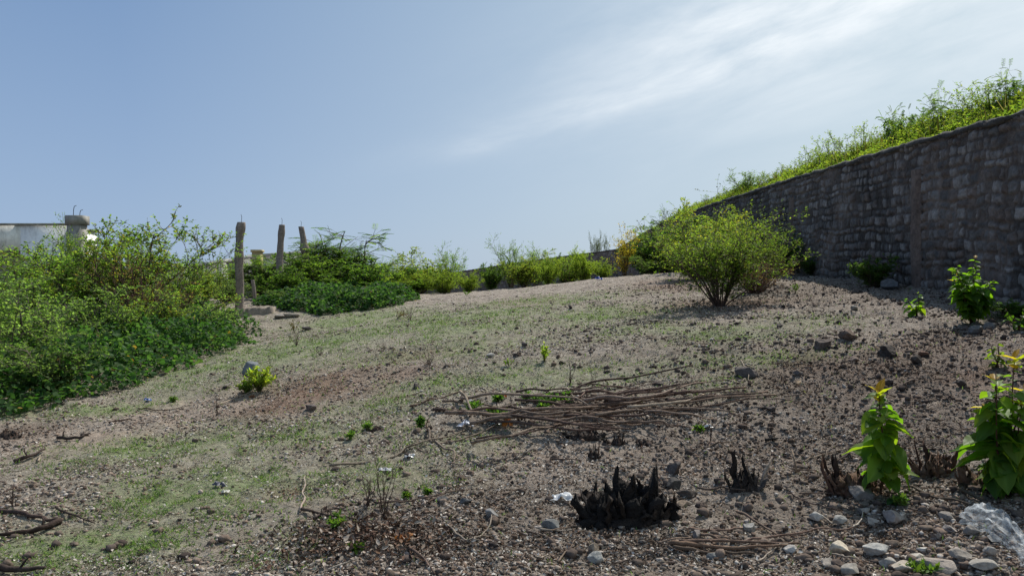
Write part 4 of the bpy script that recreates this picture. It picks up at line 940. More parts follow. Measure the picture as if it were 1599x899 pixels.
# other single sticks and branches
single = [
 ([(0, 797), (40, 805), (70, 812), (94, 815)], .020, 'dark fork branch piece, upper arm at the left picture edge', (.06, .04, .033)),
 ([(94, 815), (75, 825), (45, 832), (0, 838)], .026, 'dark burnt branch curving to the left picture edge', (.055, .037, .03)),
 ([(0, 890), (35, 891), (70, 888)], .024, 'black burnt branch in the bottom left corner', (.045, .033, .028)),
 ([(85, 797), (110, 806), (135, 815), (150, 818)], .010, 'thin dark twig right of the forked burnt branch', (.07, .05, .04)),
 ([(90, 685), (110, 686), (128, 684), (140, 678)], .020, 'small black burnt branch on the pale path', (.04, .03, .025)),
 ([(170, 662), (190, 658), (205, 655)], .012, 'short brown stick on the pale path', (.11, .07, .05)),
 ([(22, 722), (45, 716), (70, 703)], .022, 'charred stick with pale end by the path', (.05, .035, .03)), ([(55, 700), (75, 692)], .009, 'pale splinter beside the charred stick by the path', PALEB),
 ([(215, 640), (250, 642), (300, 634)], .008, 'thin brown twig lying across the pale path', (.12, .08, .06)), ([(335, 636), (370, 622), (395, 612)], .007, 'thin pale twig left of the bright low plant', PALEB),
 ([(700, 822), (715, 838), (730, 848), (748, 842), (765, 826), (770, 803)], .008, 'pale U-shaped bent twig near the bottom centre', (.3, .25, .2)),
 ([(590, 790), (640, 785), (680, 778), (735, 768)], .008, 'thin dark branch running right from the dead weed', (.10, .07, .055)), ([(665, 788), (690, 775), (705, 768)], .006, 'short thin twig over the branch right of the dead weed', (.12, .08, .06)),
 ([(640, 858), (665, 880), (680, 899)], .010, 'brown twig running down from the orange leaf', (.13, .09, .07)), ([(500, 897), (530, 888), (560, 874)], .007, 'pale straight twig near the bottom left of the leaf heap', (.28, .24, .2)),
 ([(1045, 852), (1100, 857), (1160, 862), (1230, 856)], .016, 'reddish brown stick, thickest of the loose bundle at the bottom', (.2, .13, .09)), ([(1060, 846), (1130, 852), (1250, 851)], .012, 'long brown stick in the loose bundle at the bottom', (.15, .10, .075)),
 ([(1050, 858), (1110, 867), (1180, 868)], .013, 'dark stick at the front of the loose bundle at the bottom', (.11, .08, .06)), ([(1150, 800), (1180, 820), (1230, 845)], .010, 'thin stick slanting down to the loose bundle', (.17, .12, .09)),
 ([(1075, 827), (1130, 832), (1190, 830)], .010, 'thin brown stick above the loose bundle', (.18, .12, .09)), ([(1095, 837), (1130, 848), (1170, 856)], .010, 'short stick crossing into the loose bundle', (.16, .11, .08)),
 ([(1165, 850), (1250, 838), (1330, 826)], .008, 'thin reddish stem trailing right from the loose bundle', (.2, .13, .1)), ([(1240, 705), (1247, 720), (1244, 740)], .011, 'pale upright splinter left of the brown stump', (.36, .26, .18)),
 ([(1186, 762), (1195, 740), (1210, 715)], .017, 'grey pale split branch leaning beside the charred forked stump', (.3, .24, .19)), ([(1090, 766), (1130, 766), (1165, 768)], .010, 'dark stick left of the charred forked stump', (.09, .065, .05)),
 ([(1255, 722), (1290, 712), (1335, 700)], .007, 'thin pale twig pointing at the brown stump', (.3, .23, .17)), ([(1410, 762), (1440, 772), (1500, 790), (1540, 800)], .009, 'dark twig between the seedlings', (.09, .07, .055)),
 ([(1500, 770), (1540, 790), (1599, 825)], .010, 'dark twig running behind the plastic bag', (.1, .08, .06)), ([(1230, 772), (1270, 790), (1310, 800)], .006, 'thin dark twig among pebbles left of the brown stump', (.1, .07, .06)),
 ([(860, 718), (880, 720), (905, 720)], .009, 'short dark stick left of the burnt stubs', (.07, .05, .04)), ([(808, 716), (820, 709), (833, 703)], .008, 'short pale stick above the mulch', (.34, .29, .23)),
 ([(1160, 565), (1165, 580), (1172, 600)], .008, 'pale curved twig standing right of the brush pile', (.35, .29, .22)), ([(1195, 690), (1215, 686)], .016, 'black burnt chip right of the brush pile', (.035, .03, .026)),
 ([(60, 722), (62, 712)], .01, 'small pale chip at the charred stick', PALEB), ([(1150, 690), (1100, 700), (1080, 706)], .005, 'fine twig on bare soil behind the charred stump', (.16, .12, .09)),
 ([(870, 880), (885, 865), (900, 845)], .006, 'fine twig in the mulch below the white scrap', (.16, .12, .09)), ([(800, 715), (770, 725), (700, 722)], .005, 'fine dark twig below the brush pile', (.12, .09, .07)),
 ([(465, 800), (478, 770), (480, 745)], .008, 'pale dry stem left of the dead weed', (.28, .22, .18)), ([(470, 800), (500, 805), (560, 815)], .012, 'dark curled branch in the dry leaf heap', (.09, .065, .05)),
 ([(490, 812), (520, 795), (540, 800)], .010, 'dark forked twig in the dry leaf heap', (.08, .06, .05)), ([(1330, 830), (1345, 815), (1350, 800)], .006, 'fine pale twig right of the flat slabs', (.34, .3, .25)),
 ([(1380, 800), (1390, 812)], .006, 'short white twig beneath the single-stemmed seedling', (.5, .45, .38)), ([(1180, 880), (1210, 860), (1240, 850)], .006, 'thin pale twig at the bottom right of the bundle', (.3, .25, .2))]
for i, (p, r_, lb, c) in enumerate(single):
    up = lb.find('upright') >= 0 or 'leaning' in lb
    if up:
        q0 = at(*p[0] if 'leaning' in lb else p[-1]); hh = (abs(p[0][1]-p[-1][1]))*q0.y/FPX; dx = (p[-1][0]-p[0][0])*q0.y/FPX*(1 if 'leaning' in lb else -1)
        g = Geo(); g.tube([(0, 0, -.02), (dx*.4, .02, hh*.5), (dx, .05, hh)], [r_, r_*.8, r_*.4], 7, c); tag(link('stick', g.mesh('stick', M_bark, True), None, q0), lb, 'stick', 'loose sticks and twigs lying on the ground')
    else: stick(p, r_, lb, 'loose sticks and twigs lying on the ground', c, lift=r_*.7, seed=300+i)

for i in range(46):
    if i < 30: a, b = 700+rng.random()*640, 705+rng.random()*180
    else: a, b = 1180+rng.random()*400, 560+rng.random()*190
    L = 18+50*rng.random()**1.5; sl = rng.normal(0, .35)
    stick([(a, b), (a+L*.5, b+L*.5*sl+rng.normal(0, 4)), (a+L, np.clip(b+L*sl, 500, 895))], .0035+.004*rng.random(), 'thin dry twig lying loose among the gravel and clods', 'thin dry twigs among the gravel', [(.12, .085, .065), (.30, .25, .2), (.2, .145, .11), (.08, .06, .05)][i % 4], lift=.008, seed=900+i)
# ------------------------------------------------------------------ stumps
M_char = attr_mat('charred_wood', 0.85, 0.25, 45, 0.6, 1.0, 0.02)
M_oldwood = attr_mat('broken_wood', 0.9, 0.15, 35, 0.5, 1.0, 0.02)
def stump(v, w, d, h, n, seed, cols, label, mat, tall=(), name='tree_stump', cat='stump', group=None):
    """rough root crown with standing jagged shards"""
    r = np.random.default_rng(seed); g = Geo()
    # crown
    nu, nv2 = 36, 9; th = np.linspace(0, 2*np.pi, nu, endpoint=False); k = np.linspace(0, 1, nv2)
    TH, KK = np.meshgrid(th, k); RR = (1-KK**1.6*.75)*(1+.35*(fbm(TH*2+seed, KK*3, seed, 3)-.5)*2)
    top = h*.34*(.3+1.4*fbm(np.cos(TH)*2+5+KK, np.sin(TH)*2+5, seed+2, 3))*KK**.7*(1+.5*r.normal(0, .5, TH.shape))
    V = np.stack([w/2*RR*np.cos(TH), d/2*RR*np.sin(TH), top-.04*(1-KK)], -1).reshape(-1, 3)
    i = np.arange(nv2-1)[:, None]*nu; j = np.arange(nu)[None]; j2 = (j+1) % nu
    F = np.stack([i+j, i+j2, i+nu+j2, i+nu+j], -1).reshape(-1, 4)
    g.add(V, [F, (nv2-1)*nu+np.arange(nu)[None]], pick(cols, len(V), r)*.9)
    def shard(x, y, hh, sw, lean):
        blunt = .25+.55*r.random(); m = 7; t = np.linspace(0, 1, m); ang = r.random()*3.14; sides = 6
        for_ = []
        wob = r.normal(0, sw*.18, (m, 2))
        for a in range(m):
            prof = (1-t[a]**4*blunt)*(1+.3*r.normal(0, .5))
            cx = x+lean[0]*t[a]*hh+wob[a, 0]; cyy = y+lean[1]*t[a]*hh+wob[a, 1]
            for b in range(sides):
                al_ = 2*np.pi*b/sides; rx = sw*prof*(1+.35*r.normal(0, .5)); ry = sw*.42*prof*(1+.35*r.normal(0, .5))
                px_, py_ = rx*math.cos(al_), ry*math.sin(al_)
                jag = hh*.14*r.normal(0, 1)*(1 if a == m-1 else .15)
                for_.append((cx+px_*math.cos(ang)-py_*math.sin(ang), cyy+px_*math.sin(ang)+py_*math.cos(ang), -.03+t[a]*hh+jag))
        i = np.arange(m-1)[:, None]*sides; j = np.arange(sides)[None]; j2 = (j+1) % sides
        F = np.stack([i+j, i+j2, i+sides+j2, i+sides+j], -1).reshape(-1, 4)
        g.add(for_, [F, (m-1)*sides+np.arange(sides)[None]], pick(cols, 1, r)[0])
    for a in range(n):
        an = r.random()*6.28; q = math.sqrt(r.random())*.85; x = w/2*q*math.cos(an); y = d/2*q*math.sin(an)
        hh = h*(.3+.42*r.random()**1.2)*(1-.3*q); shard(x, y, hh, min(w*.085, .05)*(.4+1.0*r.random()), (x/w*.8+r.normal(0, .35), y/w*.5+r.normal(0, .25)))
    for x, hh, sw, lx in tall: shard(x*w/2, r.normal(0, d*.1), hh*h, sw, (lx, r.normal(0, .05)))
    o = link(name, g.mesh(name, mat), None, v); tag(o, label, cat, group); return o
CH = [(.014, .011, .010), (.022, .017, .014), (.045, .032, .025), (.010, .009, .009), (.07, .06, .055)]
BW = [(.09, .05, .035), (.13, .08, .055), (.17, .11, .08), (.06, .04, .03)]
SG = 'burnt and broken stumps left in the ground'
v = at(978, 812); f_ = v.y/FPX*.92
stump(v, 155*f_, 80*f_, 88*f_, 120, 1, CH[:4], 'largest charred black stump with jagged shards at the bottom centre', M_char, tall=[(.68, 1.12, .022, .0), (-.12, .98, .035, -.12), (-.02, .8, .04, .1), (-.62, .74, .018, -.05), (.28, .88, .05, 0), (.45, .92, .05, .02), (1.02, .6, .018, 0), (.1, .78, .05, .05), (.6, .8, .04, 0)], group=SG)
stump(at(918, 812), 60*f_, 45*f_, 30*f_, 10, 12, CH+BW[:1], 'low burnt root lump touching the left of the largest charred stump', M_char, group=SG)
v = at(1163, 762); f_ = v.y/FPX
stump(v, 50*f_, 36*f_, 54*f_, 12, 2, CH+[(.05, .035, .028)], 'charred forked stump with two upright prongs', M_char, tall=[(-.35, 1.0, .03, -.15), (.3, .98, .026, -.25), (.0, .6, .03, .1), (.8, .4, .02, .5)], group=SG)
v = at(1335, 765); f_ = v.y/FPX
stump(v, 80*f_, 45*f_, 58*f_, 40, 3, BW, 'brown splintered stump behind the single-stemmed seedling', M_oldwood, tall=[(-.7, 1.0, .03, -.3), (-.45, .9, .03, -.25), (-.9, .8, .02, -.4)], group=SG)
v = at(1462, 736); f_ = v.y/FPX
stump(v, 60*f_, 35*f_, 52*f_, 28, 4, BW+[(.2, .14, .1)], 'brown splintered stump between the two seedlings', M_oldwood, tall=[(-.7, 1.05, .02, -.15), (-.3, .9, .03, -.1), (.6, .85, .03, .25), (.8, .7, .03, .3)], group=SG)
v = at(1522, 762); f_ = v.y/FPX
stump(v, 60*f_, 35*f_, 50*f_, 14, 5, BW+[(.2, .15, .11)], 'broken grey-brown stump under the largest seedling clump', M_oldwood, tall=[(-.3, 1.0, .04, -.3), (0, .8, .04, -.2)], group=SG)
for i, (a, b, w, h, lb) in enumerate([(927, 715, 24, 26, 'small burnt stub cluster nearest the largest charred stump'), (965, 694, 24, 25, 'small burnt stub cluster with fine upright spikes'), (915, 680, 60, 24, 'low row of burnt stubs just below the brush pile'),
    (1005, 692, 40, 15, 'low burnt stub lump right of the spiky stubs'), (15, 684, 46, 22, 'black burnt clump on the pale path at the left edge'), (590, 672, 30, 14, 'dark clod-like stub left of the brush pile')]):
    v = at(a, b); f_ = v.y/FPX; stump(v, w*f_, w*.6*f_, h*f_, 18, 20+i, CH+BW[:2]+BW[3:], lb, M_char, tall=[(.2, 1., .008, 0), (.5, 1.05, .008, .1), (-.3, .8, .008, -.1), (0, .9, .007, 0)] if i < 3 else (), group=SG)

# ------------------------------------------------------------------ dead weeds (dry upright stems)
def dead_weed(px, py, wpx, hpx, n, label, seed, col=(.10, .07, .055)):
    v = at(px, py); f = v.y/FPX; r = np.random.default_rng(seed); g = Geo(); w = wpx*f; h = hpx*f
    for i in range(n):
        az = r.random()*6.28; e = np.array([math.cos(az)*w/2*r.random(), math.sin(az)*w/2*r.random(), h*(.4+.6*r.random())]); t = np.linspace(0, 1, 6)[:, None]
        P = e*t+r.normal(0, h*.02, (6, 3)); P[0] = r.normal(0, .015, 3); P[0, 2] = -.02; g.tube(P, np.linspace(.004, .0015, 6), 4, np.array(col)*(.7+.7*r.random()), False)
        for _ in range(3):
            k = r.integers(1, 5); d = unit(r.normal(0, 1, 3)+[0, 0, .6])*h*.22; g.tube([P[k], P[k]+d*.6, P[k]+d], [.002, .0016, .001], 3, np.array(col)*(.8+.5*r.random()), False)
    tag(link('dead_weed', g.mesh('dead_weed', M_twig), None, v), label, 'dead weed', 'dry dead weeds standing on the ground')
for i, a in enumerate([(600, 810, 70, 95, 9, 'tallest dry dead weed above the leaf heap'), (575, 790, 60, 50, 7, 'dry weed left of the tallest dead weed'), (890, 600, 40, 42, 5, 'dry weed stems standing behind the brush pile'), (925, 605, 20, 40, 3, 'single forked dry stem behind the brush pile'),
    (670, 570, 60, 28, 9, 'fine dry weed on the reddish litter'), (640, 500, 60, 26, 12, 'dry weed clump below the creeper mound'), (338, 648, 20, 40, 4, 'thin dry stem left of the bright low plant'), (1225, 600, 20, 30, 3, 'thin dry stem right of the brush pile'),
    (463, 540, 30, 35, 8, 'dry weed near the front edge of the creeper'), (20, 790, 50, 35, 8, 'dry reddish weed at the left picture edge'), (1185, 478, 12, 26, 4, 'short dry stalk below the airy bush'), (870, 560, 16, 14, 4, 'dry stalks beside the small bright weed'),
    (1110, 690, 10, 40, 3, 'thin dead stalk right of the low grass tuft'), (1205, 680, 10, 30, 3, 'thin dead stalk above the black chip'), (500, 555, 40, 16, 6, 'low dry weed on the grassy band'), (770, 555, 30, 12, 5, 'low dry weed in the middle ground'), (600, 545, 40, 14, 6, 'low dry weed above the reddish litter')]):
    dead_weed(*a, 70+i)

# ------------------------------------------------------------------ rocks
def rock_mesh(seed, sub=3, flat=1.0, rough=.35, ang=.5):
    import bmesh
    bm = bmesh.new(); bmesh.ops.create_icosphere(bm, subdivisions=sub, radius=1); r = np.random.default_rng(seed)
    V = np.array([v.co[:] for v in bm.verts]); F = np.array([[v.index for v in f.verts] for f in bm.faces]); bm.free()
    # chop by random planes for facets
    for _ in range(11):
        n = unit(r.normal(0, 1, 3)); d = .42+.42*r.random(); s = V@n; over = np.maximum(s-d, 0); V = V-over[:, None]*n*min(ang, .97)
    V *= (1+rough*.22*(fbm(V[:, 0]*2+V[:, 2]*1.3+seed, V[:, 1]*2-V[:, 2]*1.7, seed, 4)-.5))[:, None]
    V *= np.array([1, .6+.4*r.random(), flat*(.5+.3*r.random())]); return V, F
def rock_obj(V, F, col, r, var=.25):
    c = np.tile(np.array(col), (len(V), 1))*(1+var*(fbm(V[:, 0]*3, V[:, 1]*3+V[:, 2]*2, int(abs(V[0, 0])*1000), 3)-.5)*2)[:, None]
    return mesh_np('stone', V, [F], M_rock, c, False)
GREYS = [(.23, .20, .17), (.29, .25, .21), (.19, .165, .145), (.34, .30, .25)]
TANS = [(.27, .21, .165), (.22, .165, .125), (.33, .27, .21)]
DARKS = [(.09, .075, .065), (.12, .095, .08), (.07, .06, .055), (.14, .10, .08)]
WHITE = [(.48, .45, .40), (.52, .48, .42)]
named = [  # px, py, width px, height px, colour, label, flat
 (397, 585, 30, 20, (.17, .18, .19), 'squared grey block behind the bright low plant', 1),
 (1398, 815, 46, 24, (.25, .22, .20), 'rounded grey-brown stone below the single-stemmed seedling', 1), (1361, 820, 27, 14, (.40, .37, .34), 'small pale oval stone left of the rounded one', 1),
 (1368, 868, 42, 20, (.46, .44, .40), 'broad pale flat slab near the bottom right', .6), (1312, 866, 34, 22, (.44, .38, .30), 'cream stone with a yellowish stain near the bottom', 1), (1425, 876, 38, 14, (.42, .38, .33), 'flat pale slab right of the broad one', .5),
 (1410, 895, 44, 20, (.37, .32, .26), 'flat tan slab cut by the bottom edge', .6), (1460, 892, 62, 22, (.33, .28, .24), 'large flat pinkish slab at the bottom edge', .5), (1330, 898, 36, 18, (.34, .31, .27), 'rough pale slab at the bottom edge left of the tan one', .7),
 (1485, 832, 30, 16, (.24, .21, .19), 'grey stone left of the plastic bag', .8), (1516, 836, 24, 20, (.22, .2, .18), 'upright grey stone touching the plastic bag', 1), (1552, 846, 30, 14, (.25, .24, .23), 'flat grey stone under the plastic bag edge', .7),
 (1545, 866, 20, 14, (.35, .32, .29), 'pale pebble below the plastic bag', 1), (1462, 842, 22, 12, (.22, .19, .17), 'brown stone above the large pinkish slab', .9),
 (1345, 778, 42, 22, (.20, .185, .175), 'grey stone heap at the foot of the brown stump', 1), (1310, 818, 26, 14, (.30, .29, .27), 'grey stone in the pebbles left of the pale oval stone', .9),
 (1327, 530, 34, 20, (.16, .115, .09), 'large brown clod casting a shadow on the right slope', 1), (1283, 545, 22, 26, (.12, .095, .08), 'dark upright clod left of the large brown one', 1.2), (1388, 556, 34, 26, (.06, .05, .045), 'black earth clod below the large brown one', 1),
 (1332, 565, 20, 12, (.2, .15, .12), 'tan clod below the dark upright one', 1), (1432, 568, 18, 18, (.08, .065, .055), 'small black clod right of the black earth clod', 1), (1440, 555, 18, 10, (.13, .08, .06), 'reddish clod above the small black one', 1),
 (1392, 452, 26, 17, (.14, .145, .15), 'grey building stone lying at the wall foot in shade', 1.1), (1340, 458, 26, 7, (.14, .14, .14), 'flat stone in the wall shade', .5), (1525, 518, 30, 14, (.17, .16, .15), 'grey stone under the bushy bright plant', .8), (1545, 514, 22, 14, (.19, .18, .17), 'rounded stone right of the bushy bright plant foot', 1),
 (1333, 484, 12, 8, (.3, .28, .25), 'pale stone at the edge of the wall shadow', 1), (1218, 512, 18, 9, (.10, .085, .075), 'dark clod below the airy bush', 1),
 (861, 828, 34, 22, (.17, .17, .165), 'rounded grey stone left of the largest charred stump', 1), (931, 878, 26, 18, (.37, .36, .33), 'pale rounded stone below the largest charred stump', 1), (925, 864, 22, 18, (.28, .23, .18), 'tan stone behind the pale rounded one', 1),
 (1052, 738, 30, 26, (.07, .06, .055), 'dark rock with a pointed left end behind the largest charred stump', 1), (1050, 760, 28, 20, (.07, .065, .06), 'dark rock half white on top beside the charred stump', 1), (1072, 775, 34, 16, (.08, .065, .055), 'low dark rock between the two charred stumps', .8),
 (1065, 790, 26, 12, (.24, .18, .13), 'tan rock right of the largest charred stump', .8), (1118, 872, 34, 14, (.19, .19, .18), 'flat grey stone under the loose stick bundle', .7), (1170, 832, 20, 20, (.36, .34, .31), 'pale upright stone above the loose bundle', 1.1), (1090, 840, 18, 20, (.22, .19, .17), 'brown stone left of the loose bundle', 1),
 (692, 783, 20, 12, (.13, .125, .12), 'dark grey stone left of the round one in the mulch', 1), (728, 786, 22, 12, (.10, .10, .10), 'dark round stone in the mulch edge', 1), (768, 808, 26, 14, (.28, .27, .26), 'pale stone at the end of the U-shaped twig', 1),
 (478, 515, 16, 8, (.10, .085, .08), 'dark stone on the slope near the kerb', 1), (484, 640, 22, 10, (.17, .14, .13), 'grey stone on the reddish litter edge', 1), (650, 606, 14, 9, (.08, .065, .06), 'dark clod above the brush pile left end', 1), (1386, 600, 22, 12, (.1, .08, .07), 'dark clod above the single-stemmed seedling', 1),
 (1245, 585, 20, 10, (.13, .11, .10), 'dull clod right of the brush pile', 1), (1165, 585, 40, 16, (.10, .085, .08), 'broad dark clod behind the right end of the brush pile', .8), (1030, 600, 26, 8, (.1, .085, .075), 'low clod behind the brush pile', .8), (455, 495, 26, 8, (.3, .26, .22), 'pale flat stone below the creeper mound', .6), (435, 497, 18, 7, (.28, .25, .22), 'pale stone beside the kerb end', .6),
 (765, 557, 16, 6, (.34, .32, .29), 'pale stone in the middle ground', .8), (820, 540, 12, 6, (.1, .085, .08), 'dark small stone left of the small bright weed', 1), (1500, 605, 20, 12, (.09, .075, .065), 'dark clod left of the small pale seedling', 1), (1205, 640, 16, 10, (.09, .075, .07), 'dark clod beyond the thick straight stick', 1),
 (1385, 884, 26, 12, (.36, .33, .29), 'small pale slab squeezed below the broad pale one', .6), (1500, 872, 34, 12, (.32, .28, .24), 'flat pinkish stone above the largest slab', .6), (1290, 884, 30, 14, (.30, .26, .22), 'rough tan stone left of the cream stone', .9),
 (1440, 862, 22, 10, (.44, .41, .37), 'small white chip above the flat pale slab', .8), (1235, 862, 22, 14, (.38, .35, .31), 'pale stone at the right end of the loose bundle', 1), (1480, 812, 26, 14, (.27, .24, .21), 'grey stone between the seedling and the bag', .9), (1350, 800, 22, 12, (.30, .27, .24), 'grey stone under the rounded stone heap', .9),
 (1275, 812, 24, 14, (.40, .37, .33), 'pale stone in the pebbles below the brown stump', .9), (1540, 890, 50, 16, (.34, .31, .27), 'broad buried slab in the bottom right corner', .5)]
for i, (a, b, w, h, c, lb, fl) in enumerate(named):
    if not w: continue
    v = at(a, b); f = v.y/FPX; V, F = rock_mesh(500+i, 4, 1, (1.6 if ('clod' in lb or 'dark' in lb) else .8), 1.0)
    if 'clod' in lb: V = V*(1+.45*(fbm(V[:, 0]*4+V[:, 2]*3, V[:, 1]*4-V[:, 2]*2, i, 3, .7)-.5))[:, None]
    if 'block' in lb or 'building' in lb:
        V = np.clip(V*1.7, -1, 1)*(1+.05*(fbm(V[:, 0]*5, V[:, 1]*5+V[:, 2], 3, 3)[:, None]-.5)); hgt = h*f*.62
    else: hgt = h*f*.55
    V = V/np.abs(V).max(0)*np.array([w*f/2, max(w*f/2.6, hgt), hgt]); me = rock_obj(V, F, c, rng)
    up = hgt*(.75 if ('slab' in lb or 'pale' in lb or 'cream' in lb) else .45)
    o = link('stone', me, None, (v.x, v.y+.0, v.z+up), (rng.normal(0, .16), rng.normal(0, .14), rng.normal(0, .4)))
    tag(o, lb, 'stone', 'stones and clods lying on the slope')
nsl = 0
RK = []
for i in range(14):
    V, F = rock_mesh(700+i, 3, 1, 1.3, 1.0); V /= np.abs(V).max(); pal = (GREYS+TANS+DARKS+DARKS[:2]+WHITE[:1]+DARKS)[i % 14]
    RK.append((rock_obj(V, F, pal, rng), i))
dark_i = [k for k in range(14) if k >= 7 and k != 11]
n_r = 0
zones = [(1250, 880, 250, 60, 50), (950, 860, 220, 60, 36), (1350, 640, 240, 90, 44), (1200, 540, 260, 50, 34), (450, 780, 420, 100, 16), (700, 560, 320, 70, 14), (1100, 700, 200, 50, 14), (1480, 840, 120, 50, 16)]
for zx, zy, wx, wy, cnt in zones:
    for _ in range(cnt):
        a = np.clip(zx+rng.normal(0, .55)*wx, 5, 1594); b = np.clip(zy+rng.normal(0, .55)*wy, 478, 896)
        v = at(a, b); 
        if v.y > 19 or (abs(a-975) < 85 and 765 < b < 835): continue
        s = (4.0+7*rng.random()**2.2)/FPX*v.y*.5*(.8 if b > 700 else .9); s = min(max(s, .012), .06)
        me, k = RK[rng.integers(14)]
        if 520 < b < 700 and rng.random() < .6: me, k = RK[dark_i[rng.integers(len(dark_i))]]
        kind = 'pale' if k in (3, 11, 6) else ('dark' if k >= 7 else 'grey-brown')
        o = link('stone', me, None, (v.x, v.y, v.z+s*.22), (rng.normal(0, .3), rng.normal(0, .3), rng.random()*6.28), (s, s*(.8+.4*rng.random()), s*(.8+.5*rng.random())))
        tag(o, f'small {kind} stone, one of many scattered over the slope', 'stone', 'small stones scattered over the slope'); n_r += 1
print('stones', n_r)

# ------------------------------------------------------------------ litter, grass and gravel (uncountable)
def spread(n, y0=2.9, y1=26, p=1.0, pxlo=-260, pxhi=1860):
    y = y0*(y1/y0)**(rng.random(n)**p); x = (pxlo+(pxhi-pxlo)*rng.random(n)-799.5)/FPX*y
    ok = x < wallx(y)-.12
    return x[ok], y[ok]
def gravel():
    g = Geo(); import bmesh
    bm = bmesh.new(); bmesh.ops.create_icosphere(bm, subdivisions=1, radius=1); bv = np.array([v.co[:] for v in bm.verts]); bf = np.array([[v.index for v in f.verts] for f in bm.faces]); bm.free()
    x, y = spread(170000, 2.9, 20, 1.15)
    m = pmask(x, y, GREEN, 51); ds = pmask(x, y, DARK, 71)
    cl_ = fbm(x*1.1, y*1.1, 555, 4, .6)
    keep = rng.random(len(x)) < np.clip((.75-.62*m)*(.03+3.6*np.clip(cl_-.44, 0, 1)*2+np.clip(x/9, 0, .4)*np.clip(cl_*2.4-.5, 0, 1)+.4*ds), 0, 1)*(1-.75*pmask(x, y, PALE[:2]+PALE[5:], 81))
    x, y, ds = x[keep], y[keep], ds[keep]; n = len(x)
    s = .004+.018*rng.random(n)**3.2+.004*np.clip(y/12, 0, 1)
    V = bv[None]*(1+.35*rng.normal(0, .6, (n, 12, 1)))
    a = rng.random(n)*6.28; ca, sa = np.cos(a), np.sin(a); sc = np.stack([s, s*(.6+.4*rng.random(n)), s*(.4+.4*rng.random(n))], -1)
    V = V*sc[:, None]; X = V[..., 0]*ca[:, None]-V[..., 1]*sa[:, None]; Yy = V[..., 0]*sa[:, None]+V[..., 1]*ca[:, None]
    z = H(x, y)+s*.2
    V = np.stack([X+x[:, None], Yy+y[:, None], V[..., 2]+z[:, None]], -1).reshape(-1, 3)
    F = (np.arange(n)[:, None, None]*12+bf[None]).reshape(-1, 3)
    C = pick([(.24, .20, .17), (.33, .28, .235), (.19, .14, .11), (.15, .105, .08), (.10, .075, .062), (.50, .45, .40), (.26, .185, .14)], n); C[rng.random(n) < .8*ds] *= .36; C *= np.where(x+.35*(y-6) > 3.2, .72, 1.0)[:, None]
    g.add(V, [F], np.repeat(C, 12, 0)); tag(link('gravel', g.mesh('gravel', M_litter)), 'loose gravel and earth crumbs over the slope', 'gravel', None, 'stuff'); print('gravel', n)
gravel()
def clods():
    g = Geo(); import bmesh
    bm = bmesh.new(); bmesh.ops.create_icosphere(bm, subdivisions=2, radius=1); bv = np.array([v.co[:] for v in bm.verts]); bf = np.array([[v.index for v in f.verts] for f in bm.faces]); bm.free()
    K = len(bv); x, y = spread(30000, 3.2, 21, .9)
    keep = rng.random(len(x)) < np.clip((fbm(x*1.4, y*1.4, 321, 3)-.40)*3.2, 0, 1)*np.clip(.28+x*.16, .10, 1); x, y = x[keep], y[keep]; n = len(x)
    s = .009+.034*rng.random(n)**2.6
    V = bv[None]*(1+.5*(vn(bv[:, 0]*2+9, bv[:, 1]*2+bv[:, 2], 4)[None, :, None]-.5)+.16*rng.normal(0, 1, (n, K, 1)))
    a = rng.random(n)*6.28; ca, sa = np.cos(a)[:, None], np.sin(a)[:, None]; V = V*np.stack([s, s*(.7+.3*rng.random(n)), s*(.5+.4*rng.random(n))], -1)[:, None]
    P = np.stack([V[..., 0]*ca-V[..., 1]*sa+x[:, None], V[..., 0]*sa+V[..., 1]*ca+y[:, None], V[..., 2]+(H(x, y)+s*.25)[:, None]], -1).reshape(-1, 3)
    F = (np.arange(n)[:, None, None]*K+bf[None]).reshape(-1, 3)
    C = pick([(.12, .095, .08), (.09, .07, .06), (.16, .125, .10), (.17, .13, .105), (.05, .04, .036)], n)
    g.add(P, [F], np.repeat(C, K, 0)); tag(link('earth_crumbs', g.mesh('earth_crumbs', M_litter)), 'rough dark crumbs of earth strewn over the slope', 'earth crumbs', None, 'stuff'); print('clods', n)
clods()
